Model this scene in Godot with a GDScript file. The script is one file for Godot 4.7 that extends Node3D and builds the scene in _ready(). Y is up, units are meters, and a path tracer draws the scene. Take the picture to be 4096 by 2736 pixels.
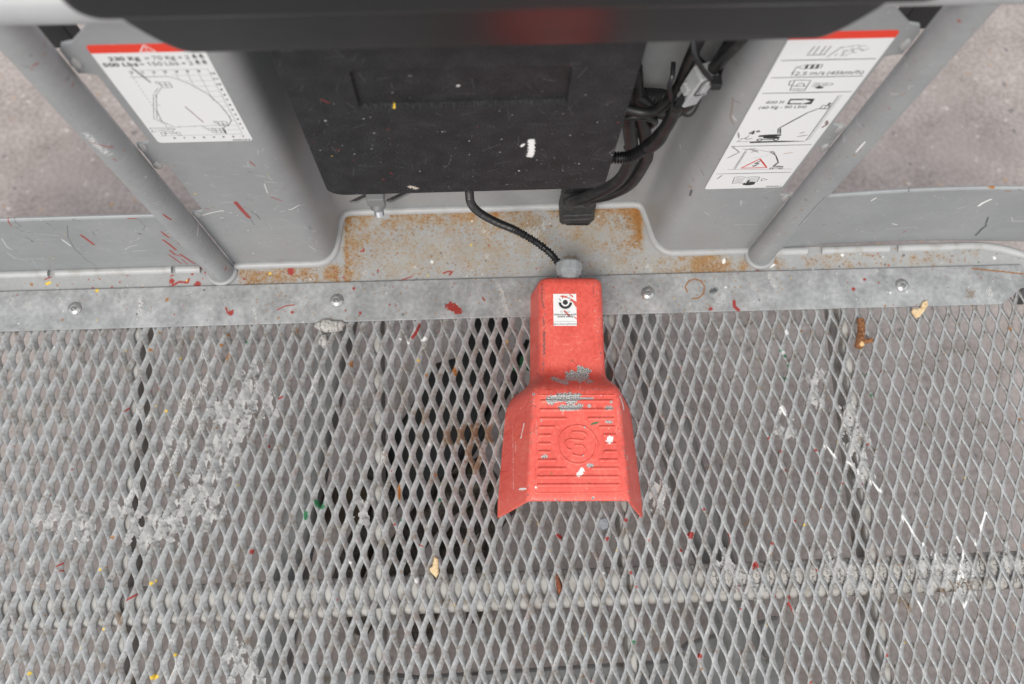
extends Node3D
# A lift platform seen from above: expanded metal floor, red foot switch, grey front panel with decals, black control box.

const STAINS := {
	"toe_l": [
		["r", 0.0016, [-0.4782, 0.1314, -0.4771, 0.1167, -0.4762, 0.0973]],
		["r", 0.0012, [-0.3807, 0.1356, -0.3783, 0.1125]],
		["r", 0.0015, [-0.3879, 0.1069, -0.3856, 0.0915, -0.3839, 0.0690]],
		["r", 0.0011, [-0.3918, 0.0674, -0.3909, 0.0511, -0.3857, 0.0436]],
		["r", 0.0009, [-0.3982, 0.0518, -0.3936, 0.0127]],
		["r", 0.0014, [-0.3837, 0.0528, -0.3771, 0.0112]],
		["r", 0.0004, [-0.3700, 0.1139, -0.3735, 0.0882]],
		["r", 0.0007, [-0.3878, 0.0318, -0.3865, 0.0106]],
		["d", 0.0004, [-0.4808, 0.1639, -0.4964, 0.1247, -0.5054, 0.0821, -0.5082, 0.0383, -0.5058, 0.0136]],
		["d", 0.0003, [-0.5421, 0.1649, -0.5386, 0.1488, -0.5258, 0.1375]],
		["r", 0.0004, [-0.5404, 0.1841, -0.5438, 0.1670]],
		["d", 0.0003, [-0.5334, 0.1835, -0.5334, 0.1662, -0.5416, 0.1629]],
		["d", 0.0004, [-0.5005, 0.1778, -0.4992, 0.1654]],
		["d", 0.0004, [-0.4602, 0.1422, -0.4632, 0.1269]],
		["d", 0.0002, [-0.3927, 0.1799, -0.3931, 0.1547, -0.4012, 0.1414]],
		["w", 0.0007, [-0.5064, 0.1192, -0.5058, 0.0933]],
		["w", 0.0004, [-0.4461, 0.0746, -0.4373, 0.0850, -0.4258, 0.0906]],
		["w", 0.0004, [-0.4403, 0.0681, -0.4191, 0.0698]],
		["w", 0.0003, [-0.4129, 0.1175, -0.4185, 0.1095, -0.4286, 0.1053]],
		["w", 0.0004, [-0.5741, 0.1292, -0.5821, 0.0979, -0.5816, 0.0867]],
		["w", 0.0003, [-0.5923, 0.0765, -0.5929, 0.0534, -0.5817, 0.0452]],
		["w", 0.0002, [-0.5294, 0.1419, -0.5047, 0.1316]],
		["w", 0.0002, [-0.5801, 0.0522, -0.5548, 0.0489]],
		["o", 0.0009, [-0.5165, 0.1890, -0.5018, 0.1870]],
		["o", 0.0009, [-0.4622, 0.1877, -0.4512, 0.1883, -0.4341, 0.1877]],
		["r", 0.0004, [-0.4045, 0.1808, -0.3940, 0.1800]],
		["y", 0.0010, [-0.4960, 0.1346]],
		["y", 0.0007, [-0.5369, 0.1061]],
		["y", 0.0012, [-0.5455, 0.0504]],
		["y", 0.0009, [-0.3752, 0.1211]],
		["d", 0.0014, [-0.4094, 0.1318, -0.4076, 0.1288]],
		["d", 0.0006, [-0.5450, 0.1288, -0.5429, 0.1181, -0.5449, 0.1119]],
	],
	"floor": [
		["r", 0.0009, [-0.5194, -0.4180, -0.5040, -0.4188, -0.5032, -0.4141]],
		["r", 0.0039, [-0.4680, -0.4138]],
		["r", 0.0049, [-0.3912, -0.4200, -0.3833, -0.4178, -0.3756, -0.4187]],
		["r", 0.0024, [-0.3832, -0.4136, -0.3830, -0.4103]],
		["r", 0.0038, [-0.4099, -0.4005]],
		["r", 0.0013, [-0.4089, -0.3947, -0.3998, -0.3997, -0.3888, -0.3982, -0.3871, -0.4030]],
		["r", 0.0044, [-0.3755, -0.3950]],
		["r", 0.0006, [-0.5783, -0.4083, -0.5693, -0.4121]],
		["r", 0.0009, [-0.5203, -0.4065]],
		["r", 0.0011, [-0.4785, -0.4019]],
		["r", 0.0013, [-0.5141, -0.3948]],
		["r", 0.0011, [-0.4886, -0.3947]],
		["r", 0.0009, [-0.5056, -0.4068]],
		["y", 0.0027, [-0.5748, -0.4027, -0.5715, -0.4039]],
		["y", 0.0023, [-0.5081, -0.3917]],
		["y", 0.0016, [-0.2791, -0.4078]],
		["y", 0.0011, [-0.3898, -0.4007]],
		["r", 0.0007, [-0.4118, -0.4079, -0.4079, -0.4095]],
		["r", 0.0008, [-0.3940, -0.4115]],
		["r", 0.0008, [-0.3688, -0.4033]],
		["r", 0.0020, [-0.3648, -0.4114]],
		["r", 0.0014, [-0.3141, -0.4007]],
		["r", 0.0014, [-0.3100, -0.3924]],
		["o", 0.0016, [-0.6146, -0.4193]],
		["o", 0.0020, [-0.5948, -0.4023]],
		["o", 0.0014, [-0.5607, -0.3996]],
		["o", 0.0020, [-0.4483, -0.3919]],
		["r", 0.0052, [-0.2519, -0.4119, -0.2511, -0.4086]],
		["y", 0.0016, [-0.2793, -0.4075]],
		["r", 0.0010, [-0.1575, -0.4348, -0.1538, -0.4355, -0.1535, -0.4384]],
		["r", 0.0010, [-0.0463, -0.4004, -0.0391, -0.4030, -0.0344, -0.4017, -0.0384, -0.3980]],
		["r", 0.0014, [-0.1344, -0.4071]],
		["r", 0.0014, [-0.1804, -0.3989]],
		["y", 0.0014, [-0.0074, -0.4394]],
		["y", 0.0011, [-0.0672, -0.3978]],
		["w", 0.0021, [-0.0615, -0.4171]],
		["l", 0.0035, [-0.0865, -0.4109, -0.0841, -0.4083]],
		["l", 0.0032, [-0.1520, -0.4046]],
		["l", 0.0024, [-0.1125, -0.4401]],
		["l", 0.0048, [0.0111, -0.4582, 0.0157, -0.4539]],
		["l", 0.0027, [0.0140, -0.4252, 0.0130, -0.4211]],
		["b", 0.0021, [-0.0619, -0.4254]],
		["o", 0.0032, [0.0280, -0.4825]],
		["r", 0.0011, [0.0405, -0.4718]],
		["r", 0.0011, [0.0168, -0.4378]],
		["r", 0.0006, [-0.1088, -0.3900, -0.0882, -0.3976]],
		["r", 0.0006, [-0.0017, -0.4612]],
		["r", 0.0005, [-0.0401, -0.4632]],
		["l", 0.0072, [0.0710, -0.4564, 0.0854, -0.4543]],
		["l", 0.0048, [0.0924, -0.4660, 0.0937, -0.4608]],
		["b", 0.0100, [0.1281, -0.4099]],
		["l", 0.0048, [0.2331, -0.3982]],
		["w", 0.0024, [0.3357, -0.4034, 0.3377, -0.4075]],
		["r", 0.0016, [0.3822, -0.3918]],
		["l", 0.0017, [0.0811, -0.4022]],
		["r", 0.0011, [0.0798, -0.4031]],
		["w", 0.0023, [0.5009, -0.4092]],
		["w", 0.0016, [0.4584, -0.3891]],
		["w", 0.0018, [0.7067, -0.4126]],
		["w", 0.0024, [0.7121, -0.3983]],
		["r", 0.0016, [0.3827, -0.3918]],
		["w", 0.0016, [0.3988, -0.3955, 0.4055, -0.3983]],
		["d", 0.0018, [0.5863, -0.4065]],
		["d", 0.0016, [0.5585, -0.3938]],
		["r", 0.0011, [0.5433, -0.4065]],
		["o", 0.0013, [0.7440, -0.4092]],
		["g", 0.0008, [0.6892, -0.3931]],
	],
	"strip": [
		["r", 0.0034, [-0.3289, -0.3528]],
		["r", 0.0009, [-0.3361, -0.3603, -0.3327, -0.3529, -0.3259, -0.3564]],
		["y", 0.0022, [-0.5064, -0.3896]],
		["o", 0.0023, [-0.4137, -0.3741]],
		["r", 0.0008, [-0.5207, -0.3768]],
		["r", 0.0007, [-0.5057, -0.3839]],
		["y", 0.0008, [-0.5039, -0.3489]],
		["r", 0.0006, [-0.3913, -0.3650]],
		["l", 0.0031, [-0.4485, -0.3785, -0.4489, -0.3543]],
		["l", 0.0047, [-0.6172, -0.3791]],
		["l", 0.0036, [-0.5969, -0.3728]],
		["r", 0.0052, [-0.0386, -0.3530, -0.0324, -0.3503, -0.0278, -0.3461]],
		["r", 0.0020, [-0.1665, -0.3816]],
		["r", 0.0020, [-0.1580, -0.3471]],
		["r", 0.0020, [-0.2480, -0.3512]],
		["l", 0.0028, [0.0259, -0.3812, 0.0311, -0.3728, 0.0338, -0.3596, 0.0377, -0.3399]],
		["r", 0.0008, [0.0056, -0.3629, 0.0078, -0.3588]],
		["r", 0.0009, [-0.1104, -0.3561]],
		["r", 0.0012, [-0.1774, -0.3515]],
		["d", 0.0014, [-0.1012, -0.3432]],
		["r", 0.0005, [-0.2681, -0.3548, -0.2574, -0.3601, -0.2450, -0.3613]],
		["l", 0.0019, [-0.2992, -0.3591, -0.2957, -0.3428]],
		["l", 0.0023, [-0.2482, -0.3696, -0.2420, -0.3694]],
		["l", 0.0028, [0.0310, -0.3744, 0.0335, -0.3580, 0.0361, -0.3432]],
		["r", 0.0021, [0.3439, -0.3470, 0.3440, -0.3396, 0.3491, -0.3346]],
		["r", 0.0025, [0.3115, -0.3374]],
		["w", 0.0017, [0.3348, -0.3671]],
		["d", 0.0035, [0.3142, -0.3620, 0.3208, -0.3643]],
		["o", 0.0007, [0.2822, -0.3614, 0.2797, -0.3697, 0.2852, -0.3778, 0.2934, -0.3801, 0.3019, -0.3773, 0.3060, -0.3689, 0.3035, -0.3590, 0.2958, -0.3527, 0.2879, -0.3530]],
		["l", 0.0055, [0.3257, -0.3484, 0.3309, -0.3532]],
		["l", 0.0024, [0.2840, -0.3441]],
		["l", 0.0032, [0.2326, -0.3367, 0.2402, -0.3430]],
		["o", 0.0009, [0.1672, -0.3520]],
		["y", 0.0009, [0.2638, -0.3537]],
		["r", 0.0018, [0.5257, -0.3721]],
		["r", 0.0024, [0.5084, -0.3590]],
		["w", 0.0016, [0.5586, -0.3521]],
		["b", 0.0056, [0.6687, -0.3472]],
		["o", 0.0007, [0.6758, -0.3829, 0.7157, -0.3775, 0.7460, -0.3728]],
		["r", 0.0008, [0.5603, -0.3350]],
		["l", 0.0036, [0.4705, -0.3487]],
		["l", 0.0024, [0.4868, -0.3506]],
		["r", 0.0010, [0.5444, -0.3670]],
		["l", 0.0048, [0.6955, -0.3530, 0.6929, -0.3415]],
		["y", 0.0008, [0.4255, -0.3775]],
		["l", 0.0032, [0.3955, -0.3826, 0.4018, -0.3658]],
		["l", 0.0040, [0.5424, -0.3830]],
	],
	"wing_l": [
		["r", 0.0023, [-0.2708, 0.2181, -0.2695, 0.1964, -0.2671, 0.1700]],
		["d", 0.0003, [-0.2603, 0.1902, -0.2566, 0.1768, -0.2556, 0.1632]],
		["d", 0.0003, [-0.2664, 0.1699, -0.2666, 0.1444]],
		["r", 0.0004, [-0.3084, 0.2031, -0.3055, 0.1992]],
		["w", 0.0007, [-0.3179, 0.1816, -0.3066, 0.1882, -0.2915, 0.1944]],
		["w", 0.0009, [-0.2918, 0.1908]],
		["w", 0.0008, [-0.2841, 0.1865]],
		["w", 0.0008, [-0.2789, 0.1778]],
		["w", 0.0007, [-0.3002, 0.1718, -0.2970, 0.1708]],
		["y", 0.0013, [-0.3082, 0.2450]],
		["y", 0.0006, [-0.2185, 0.2913]],
		["o", 0.0008, [-0.3069, 0.3209]],
		["o", 0.0008, [-0.2999, 0.2053]],
		["r", 0.0007, [-0.3055, 0.1252]],
		["w", 0.0010, [-0.2787, 0.1271]],
		["y", 0.0007, [-0.2759, 0.0818]],
		["w", 0.0009, [-0.2922, 0.0421]],
		["d", 0.0003, [-0.2579, 0.2277, -0.2507, 0.2226]],
		["d", 0.0002, [-0.2368, 0.3023, -0.2342, 0.2982]],
		["r", 0.0004, [-0.2292, 0.3269, -0.2267, 0.3145]],
		["o", 0.0005, [-0.2497, 0.2029]],
		["w", 0.0001, [-0.2881, 0.2170, -0.2716, 0.2200]],
		["w", 0.0001, [-0.2272, 0.2689, -0.2298, 0.2428]],
		["r", 0.0004, [-0.2286, 0.2314, -0.2236, 0.2245, -0.2190, 0.2178]],
		["d", 0.0003, [-0.2602, 0.1883, -0.2561, 0.1767, -0.2558, 0.1633]],
		["o", 0.0009, [-0.2100, 0.2504]],
		["o", 0.0009, [-0.1925, 0.1931]],
		["w", 0.0007, [-0.2166, 0.1905, -0.2032, 0.1969]],
		["w", 0.0004, [-0.2283, 0.1859, -0.2213, 0.1872]],
		["y", 0.0007, [-0.2187, 0.2914]],
		["y", 0.0007, [-0.2488, 0.1361]],
		["y", 0.0009, [-0.2758, 0.0818]],
		["o", 0.0009, [-0.2424, 0.0740]],
		["w", 0.0011, [-0.2924, 0.0421]],
		["w", 0.0002, [-0.2277, 0.2674, -0.2297, 0.2411]],
		["w", 0.0002, [-0.2257, 0.2736, -0.2138, 0.2706]],
		["d", 0.0004, [-0.2039, 0.1291, -0.2039, 0.1167]],
		["w", 0.0004, [-0.2160, 0.0653, -0.2103, 0.0463]],
		["r", 0.0004, [-0.2638, 0.0153, -0.2580, 0.0132]],
		["d", 0.0006, [-0.2685, 0.1009]],
	],
	"wing_r": [
		["o", 0.0009, [0.2491, 0.2281]],
		["o", 0.0014, [0.2497, 0.2076]],
		["d", 0.0010, [0.2524, 0.2028, 0.2532, 0.1864]],
		["w", 0.0004, [0.3155, 0.1818, 0.3192, 0.1647]],
		["d", 0.0003, [0.2512, 0.2588, 0.2563, 0.2503]],
		["w", 0.0002, [0.2784, 0.1466, 0.2885, 0.1340]],
		["w", 0.0004, [0.2707, 0.1282]],
		["d", 0.0003, [0.3402, 0.1892, 0.3475, 0.1832]],
		["o", 0.0009, [0.3246, 0.2169]],
		["w", 0.0001, [0.3281, 0.0979, 0.3587, 0.0963]],
		["r", 0.0005, [0.1983, 0.2063]],
		["w", 0.0004, [0.2423, 0.0749]],
		["d", 0.0005, [0.2378, 0.2127]],
		["w", 0.0003, [0.2360, 0.2368, 0.2360, 0.2334]],
		["b", 0.0006, [0.2536, 0.4180, 0.2479, 0.4159, 0.2505, 0.4013, 0.2524, 0.3863, 0.2586, 0.3758]],
		["w", 0.0006, [0.2535, 0.3913, 0.2583, 0.3860]],
		["w", 0.0002, [0.2331, 0.3535, 0.2355, 0.3745, 0.2337, 0.3924]],
		["w", 0.0008, [0.2288, 0.5127]],
		["w", 0.0004, [0.2272, 0.4800, 0.2309, 0.4715]],
		["d", 0.0003, [0.2025, 0.4739]],
	],
	"toe_r": [
		["w", 0.0010, [0.4805, 0.1602, 0.4830, 0.1702]],
		["w", 0.0019, [0.6291, 0.1295, 0.6293, 0.1394, 0.6331, 0.1507]],
		["d", 0.0015, [0.6784, 0.0219, 0.6743, 0.0475, 0.6738, 0.0610]],
		["d", 0.0009, [0.6722, 0.0611, 0.6601, 0.0923]],
		["w", 0.0008, [0.5426, 0.0726, 0.5518, 0.0675]],
		["w", 0.0009, [0.5120, 0.0485]],
		["w", 0.0009, [0.5011, 0.0575]],
		["g", 0.0012, [0.4480, 0.0847]],
		["r", 0.0011, [0.5725, 0.0370, 0.5734, 0.0415]],
		["w", 0.0008, [0.5425, 0.0550]],
		["w", 0.0003, [0.5466, 0.0515, 0.5804, 0.0554]],
		["w", 0.0010, [0.6489, 0.1359]],
		["r", 0.0007, [0.5301, 0.1557]],
		["d", 0.0006, [0.5296, 0.1450]],
		["w", 0.0004, [0.6070, 0.1212, 0.6139, 0.1287]],
		["w", 0.0002, [0.6911, 0.0919, 0.7109, 0.0579]],
		["o", 0.0008, [0.4400, 0.1863]],
		["o", 0.0007, [0.4453, 0.1870]],
		["o", 0.0010, [0.5321, 0.1901]],
		["o", 0.0008, [0.5614, 0.1866]],
		["o", 0.0011, [0.5849, 0.1849]],
		["o", 0.0010, [0.5996, 0.1853]],
		["o", 0.0014, [0.6133, 0.1850, 0.6212, 0.1834]],
		["o", 0.0008, [0.6368, 0.1782, 0.6443, 0.1777]],
		["d", 0.0010, [0.6527, 0.1808]],
		["r", 0.0006, [0.4862, 0.1869]],
		["w", 0.0008, [0.5413, 0.0172]],
		["r", 0.0006, [0.4841, 0.0612]],
		["r", 0.0006, [0.4612, 0.0776]],
	],
	"grate": [
		["l", 0.0068, [-0.3633, -0.2686, -0.3657, -0.2500, -0.3775, -0.2411, -0.3800, -0.2288, -0.3734, -0.2131, -0.3654, -0.2006]],
		["l", 0.0053, [-0.3839, -0.2506, -0.3972, -0.2063, -0.4087, -0.1945]],
		["l", 0.0060, [-0.4077, -0.1717, -0.4206, -0.1616, -0.4275, -0.1499]],
		["l", 0.0052, [-0.3957, -0.1713, -0.3981, -0.1563, -0.4095, -0.1447, -0.4060, -0.1326]],
		["l", 0.0061, [-0.4446, -0.2249, -0.4336, -0.2153]],
		["l", 0.0061, [-0.3433, -0.2617, -0.3336, -0.2442]],
		["l", 0.0067, [-0.4294, -0.1276, -0.4438, -0.1207, -0.4580, -0.1109]],
		["l", 0.0046, [-0.3689, -0.2972, -0.3589, -0.2969, -0.3578, -0.2858]],
		["r", 0.0018, [-0.4740, -0.2251]],
		["r", 0.0009, [-0.4628, -0.2263, -0.4542, -0.2345]],
		["r", 0.0011, [-0.4309, -0.2522, -0.4204, -0.2542]],
		["o", 0.0034, [-0.3343, -0.2929, -0.3337, -0.2992]],
		["o", 0.0023, [-0.3417, -0.3106]],
		["o", 0.0019, [-0.2418, -0.3281]],
		["o", 0.0028, [-0.1705, -0.2809]],
		["o", 0.0026, [-0.3908, -0.1969]],
		["o", 0.0021, [-0.3796, -0.1035]],
		["o", 0.0023, [-0.4343, -0.3074]],
		["o", 0.0016, [-0.4239, -0.3310]],
		["o", 0.0023, [-0.3321, -0.3247]],
		["y", 0.0018, [-0.4096, -0.2244]],
		["y", 0.0014, [-0.3948, -0.2949]],
		["y", 0.0011, [-0.4667, -0.3074]],
		["y", 0.0009, [-0.4239, -0.2326]],
		["r", 0.0020, [-0.2760, -0.1745]],
		["r", 0.0008, [-0.2808, -0.1883]],
		["r", 0.0009, [-0.2650, -0.2355, -0.2598, -0.2392]],
		["r", 0.0008, [-0.3489, -0.2958]],
		["g", 0.0037, [-0.2137, -0.1002, -0.2077, -0.0948]],
		["l", 0.0046, [-0.2269, -0.2264, -0.2166, -0.2699]],
		["l", 0.0046, [-0.2693, -0.2202]],
		["o", 0.0023, [-0.1705, -0.2778]],
		["l", 0.0038, [-0.4814, -0.2370]],
		["l", 0.0045, [-0.4698, -0.1113, -0.4518, -0.1048]],
		["r", 0.0017, [-0.0898, -0.3125, -0.0846, -0.3189, -0.0793, -0.3306]],
		["w", 0.0019, [-0.0950, -0.3048, -0.1063, -0.3117]],
		["w", 0.0025, [-0.0759, -0.3081, -0.0720, -0.3106]],
		["l", 0.0032, [-0.0741, -0.3002]],
		["y", 0.0019, [-0.0821, -0.2813]],
		["y", 0.0015, [0.0365, -0.3030]],
		["o", 0.0025, [-0.0356, -0.2690, -0.0333, -0.2612]],
		["o", 0.0019, [-0.0717, -0.2612]],
		["r", 0.0025, [-0.0553, -0.3199]],
		["w", 0.0019, [-0.0697, -0.1688]],
		["l", 0.0056, [-0.1279, -0.1560]],
		["o", 0.0015, [-0.0142, -0.2451]],
		["b", 0.0100, [-0.0461, -0.1741, -0.0210, -0.1832, 0.0101, -0.1821]],
		["b", 0.0094, [-0.0765, -0.2066]],
		["g", 0.0024, [-0.2162, -0.1023, -0.2094, -0.0936]],
		["g", 0.0021, [-0.2281, -0.0883, -0.2286, -0.0799]],
		["o", 0.0018, [-0.1096, -0.1177, -0.1092, -0.1007]],
		["o", 0.0018, [-0.0629, -0.1294]],
		["g", 0.0018, [-0.0580, -0.0975]],
		["l", 0.0043, [-0.1270, -0.1564, -0.1345, -0.1456]],
		["l", 0.0036, [-0.1905, -0.0346]],
		["w", 0.0020, [-0.1719, -0.0233]],
		["l", 0.0030, [-0.1575, -0.0262]],
		["r", 0.0015, [-0.1159, -0.0684]],
		["r", 0.0006, [-0.0852, -0.0423, -0.0804, -0.0397]],
		["w", 0.0030, [-0.0889, 0.0016]],
		["r", 0.0010, [-0.1192, -0.1364]],
		["b", 0.0111, [-0.0145, -0.1634, -0.0116, -0.1349]],
		["l", 0.0025, [-0.0700, -0.1704]],
		["y", 0.0006, [-0.0242, -0.0399]],
		["l", 0.0081, [-0.5495, -0.0937, -0.5333, -0.0916, -0.5341, -0.0814]],
		["l", 0.0044, [-0.5780, -0.1050]],
		["l", 0.0044, [-0.5606, -0.1058]],
		["l", 0.0045, [-0.5402, -0.1065]],
		["l", 0.0052, [-0.5035, -0.1051]],
		["l", 0.0074, [-0.4712, -0.1039, -0.4535, -0.1032]],
		["l", 0.0059, [-0.3882, -0.0905]],
		["o", 0.0025, [-0.3800, -0.1048]],
		["r", 0.0009, [-0.5365, -0.0333, -0.5296, -0.0373]],
		["r", 0.0009, [-0.5332, -0.0275, -0.5282, -0.0276]],
		["y", 0.0016, [-0.4827, -0.0269]],
		["y", 0.0022, [-0.4188, -0.0077]],
		["y", 0.0015, [-0.4139, -0.0107]],
		["y", 0.0019, [-0.3856, 0.0787]],
		["y", 0.0021, [-0.5607, 0.0930]],
		["y", 0.0031, [-0.4128, 0.1039, -0.4072, 0.1028]],
		["y", 0.0014, [-0.4741, 0.0447]],
		["y", 0.0013, [-0.3890, 0.0999]],
		["r", 0.0030, [-0.2957, -0.0418]],
		["l", 0.0100, [-0.3781, 0.0870, -0.3904, 0.1001]],
		["l", 0.0072, [-0.4235, 0.0590]],
		["b", 0.0051, [-0.4546, 0.0369, -0.4579, 0.0284]],
		["b", 0.0043, [-0.4744, 0.0884]],
		["l", 0.0058, [-0.3921, 0.0603]],
		["l", 0.0050, [-0.5834, 0.0988]],
		["r", 0.0010, [-0.4474, 0.0113, -0.4356, 0.0040]],
		["d", 0.0022, [-0.4703, -0.0129]],
		["l", 0.0059, [-0.5688, -0.0410]],
		["l", 0.0064, [-0.4360, 0.0927]],
		["l", 0.0051, [-0.5608, -0.0116]],
		["b", 0.0036, [-0.2989, 0.0669]],
		["y", 0.0012, [-0.4057, -0.0054]],
		["o", 0.0022, [-0.4705, -0.0659]],
		["l", 0.0044, [-0.3192, -0.0427]],
		["l", 0.0070, [0.4413, -0.2344, 0.4496, -0.2517]],
		["w", 0.0062, [0.3978, -0.1965]],
		["l", 0.0077, [0.4751, -0.1750, 0.4784, -0.1890]],
		["l", 0.0084, [0.4747, -0.1211]],
		["w", 0.0015, [0.4470, -0.1482, 0.4538, -0.1402, 0.4598, -0.1323]],
		["w", 0.0017, [0.4827, -0.1670, 0.4795, -0.1408, 0.4826, -0.1223, 0.4873, -0.1099]],
		["w", 0.0012, [0.4716, -0.1273, 0.4852, -0.1184]],
		["w", 0.0018, [0.4980, -0.1035, 0.5040, -0.0956, 0.5136, -0.0862]],
		["r", 0.0018, [0.3875, -0.1434]],
		["r", 0.0020, [0.4347, -0.1432]],
		["r", 0.0017, [0.3736, -0.1613]],
		["r", 0.0019, [0.5326, -0.2456]],
		["r", 0.0015, [0.4896, -0.0977]],
		["r", 0.0014, [0.5042, -0.1484]],
		["g", 0.0020, [0.5126, -0.2423]],
		["g", 0.0019, [0.5168, -0.2131]],
		["g", 0.0017, [0.4025, -0.2774]],
		["g", 0.0020, [0.4072, -0.2700]],
		["g", 0.0016, [0.4098, -0.2571]],
		["g", 0.0020, [0.4041, -0.2405]],
		["w", 0.0032, [0.4132, -0.3030]],
		["w", 0.0028, [0.4063, -0.2757]],
		["y", 0.0011, [0.4631, -0.1530]],
		["y", 0.0012, [0.6247, -0.1003]],
		["l", 0.0055, [0.5739, -0.2668]],
		["l", 0.0039, [0.5933, -0.2677]],
		["b", 0.0024, [0.6673, -0.2701]],
		["d", 0.0020, [0.6142, -0.2573]],
		["o", 0.0024, [0.7185, -0.2977]],
		["l", 0.0046, [0.4288, -0.1939]],
		["l", 0.0069, [0.3930, -0.1226]],
		["r", 0.0015, [0.3926, -0.1188]],
		["l", 0.0054, [0.6262, -0.1463]],
		["w", 0.0016, [0.6568, -0.1921]],
		["o", 0.0016, [0.7110, -0.1744]],
		["l", 0.0061, [0.5486, -0.0940]],
		["l", 0.0046, [0.5638, -0.1254]],
		["l", 0.0039, [0.6970, -0.1954]],
		["w", 0.0017, [0.5362, -0.0545, 0.5453, -0.0370, 0.5528, -0.0249, 0.5600, -0.0165]],
		["w", 0.0018, [0.5689, -0.0095, 0.5733, 0.0024, 0.5852, 0.0145]],
		["w", 0.0016, [0.6040, -0.0244, 0.6078, -0.0095, 0.6084, 0.0023, 0.6023, 0.0123]],
		["w", 0.0017, [0.6462, -0.0540, 0.6373, -0.0364, 0.6262, -0.0146]],
		["w", 0.0090, [0.5891, 0.0190, 0.6005, 0.0238, 0.6102, 0.0199]],
		["b", 0.0067, [0.5739, 0.0401, 0.5956, 0.0367, 0.6108, 0.0358]],
		["b", 0.0052, [0.5211, 0.0510, 0.5302, 0.0613]],
		["w", 0.0020, [0.5419, 0.0532, 0.5455, 0.0648]],
		["w", 0.0020, [0.5915, 0.0437, 0.5868, 0.0550]],
		["w", 0.0020, [0.6093, 0.0459, 0.5992, 0.0627]],
		["r", 0.0045, [0.3407, 0.0005]],
		["r", 0.0019, [0.3645, -0.0263]],
		["r", 0.0022, [0.3777, 0.0480, 0.3806, 0.0624]],
		["r", 0.0019, [0.4328, 0.0560, 0.4356, 0.0639]],
		["r", 0.0027, [0.3652, 0.0390]],
		["r", 0.0025, [0.3807, 0.0410]],
		["r", 0.0018, [0.4172, 0.0093]],
		["y", 0.0015, [0.4078, -0.0479]],
		["y", 0.0012, [0.5201, 0.1020]],
		["y", 0.0013, [0.4880, 0.1119]],
		["r", 0.0017, [0.3977, -0.0531]],
		["r", 0.0020, [0.4949, 0.1157]],
		["l", 0.0090, [0.4398, -0.0219, 0.4419, -0.0145]],
		["l", 0.0074, [0.4916, -0.0111, 0.4923, 0.0412]],
		["l", 0.0090, [0.3631, -0.0132, 0.3490, -0.0225]],
		["l", 0.0074, [0.3344, 0.0634]],
		["b", 0.0045, [0.6782, 0.0138, 0.6813, 0.0227]],
		["l", 0.0081, [0.4071, 0.0521, 0.3883, 0.0599]],
		["l", 0.0067, [0.4709, 0.0446]],
		["b", 0.0020, [0.6612, -0.0609]],
		["g", 0.0010, [0.3858, 0.1090]],
		["l", 0.0075, [0.4171, -0.0096]],
		["r", 0.0017, [0.3952, 0.1434]],
		["l", 0.0052, [0.5752, 0.0517]],
		["r", 0.0025, [0.0906, -0.0472, 0.0949, -0.0441]],
		["r", 0.0025, [0.1539, -0.0403]],
		["r", 0.0026, [0.1794, -0.0629]],
		["r", 0.0022, [0.2069, -0.0368]],
		["r", 0.0045, [0.2614, -0.0406]],
		["r", 0.0018, [0.2808, -0.0724]],
		["r", 0.0015, [0.3089, -0.0402, 0.3095, -0.0299]],
		["r", 0.0022, [0.2471, -0.0221]],
		["r", 0.0027, [0.3170, 0.0256, 0.3223, 0.0322]],
		["r", 0.0016, [0.1871, 0.0204]],
		["r", 0.0022, [0.1809, 0.0029]],
		["r", 0.0029, [0.2601, 0.1066]],
		["l", 0.0067, [0.2159, -0.0160, 0.2086, -0.0397]],
		["l", 0.0067, [0.2582, -0.0202]],
		["l", 0.0053, [0.2246, -0.0715, 0.2220, -0.0776]],
		["y", 0.0009, [0.0659, -0.0621]],
		["y", 0.0009, [0.0807, -0.0283]],
		["y", 0.0010, [0.1646, -0.0256]],
		["l", 0.0044, [0.3159, 0.0683]],
		["g", 0.0022, [0.1791, 0.0865]],
		["l", 0.0058, [0.0771, 0.1045]],
		["l", 0.0058, [0.0907, 0.0940]],
		["l", 0.0044, [0.0996, 0.0637]],
		["w", 0.0018, [0.1168, -0.0199]],
		["b", 0.0029, [0.1366, 0.1070]],
		["l", 0.0059, [0.3225, 0.0458]],
		["l", 0.0044, [0.2170, 0.0853]],
		["w", 0.0016, [0.1467, 0.0023]],
		["l", 0.0044, [0.2645, 0.0463]],
	],
	"pedal": [
		["m", 0.0089, [-0.0011, -0.0889, 0.0060, -0.0877, 0.0108, -0.0901, 0.0121, -0.0950]],
		["m", 0.0041, [-0.0238, -0.0853, -0.0191, -0.0817, -0.0109, -0.0780]],
		["m", 0.0027, [0.0153, -0.0786, 0.0213, -0.0804]],
		["d", 0.0010, [-0.0364, -0.2117, -0.0367, -0.1902, -0.0350, -0.1801]],
		["d", 0.0011, [-0.0348, -0.1490, -0.0345, -0.1304, -0.0352, -0.1182]],
		["d", 0.0006, [0.0287, -0.2093, 0.0289, -0.1928]],
		["d", 0.0005, [0.0163, -0.1714, 0.0217, -0.1704]],
		["l", 0.0015, [0.0303, -0.1752]],
		["l", 0.0013, [0.0298, -0.1558]],
		["l", 0.0012, [0.0332, -0.1490]],
		["b", 0.0016, [0.0002, -0.1112]],
		["d", 0.0007, [-0.0016, -0.1436]],
		["d", 0.0008, [0.0157, -0.1370]],
		["d", 0.0006, [0.0197, -0.2124, 0.0245, -0.2105]],
		["d", 0.0005, [-0.0048, -0.2115]],
		["b", 0.0005, [0.0037, -0.1477]],
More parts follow.
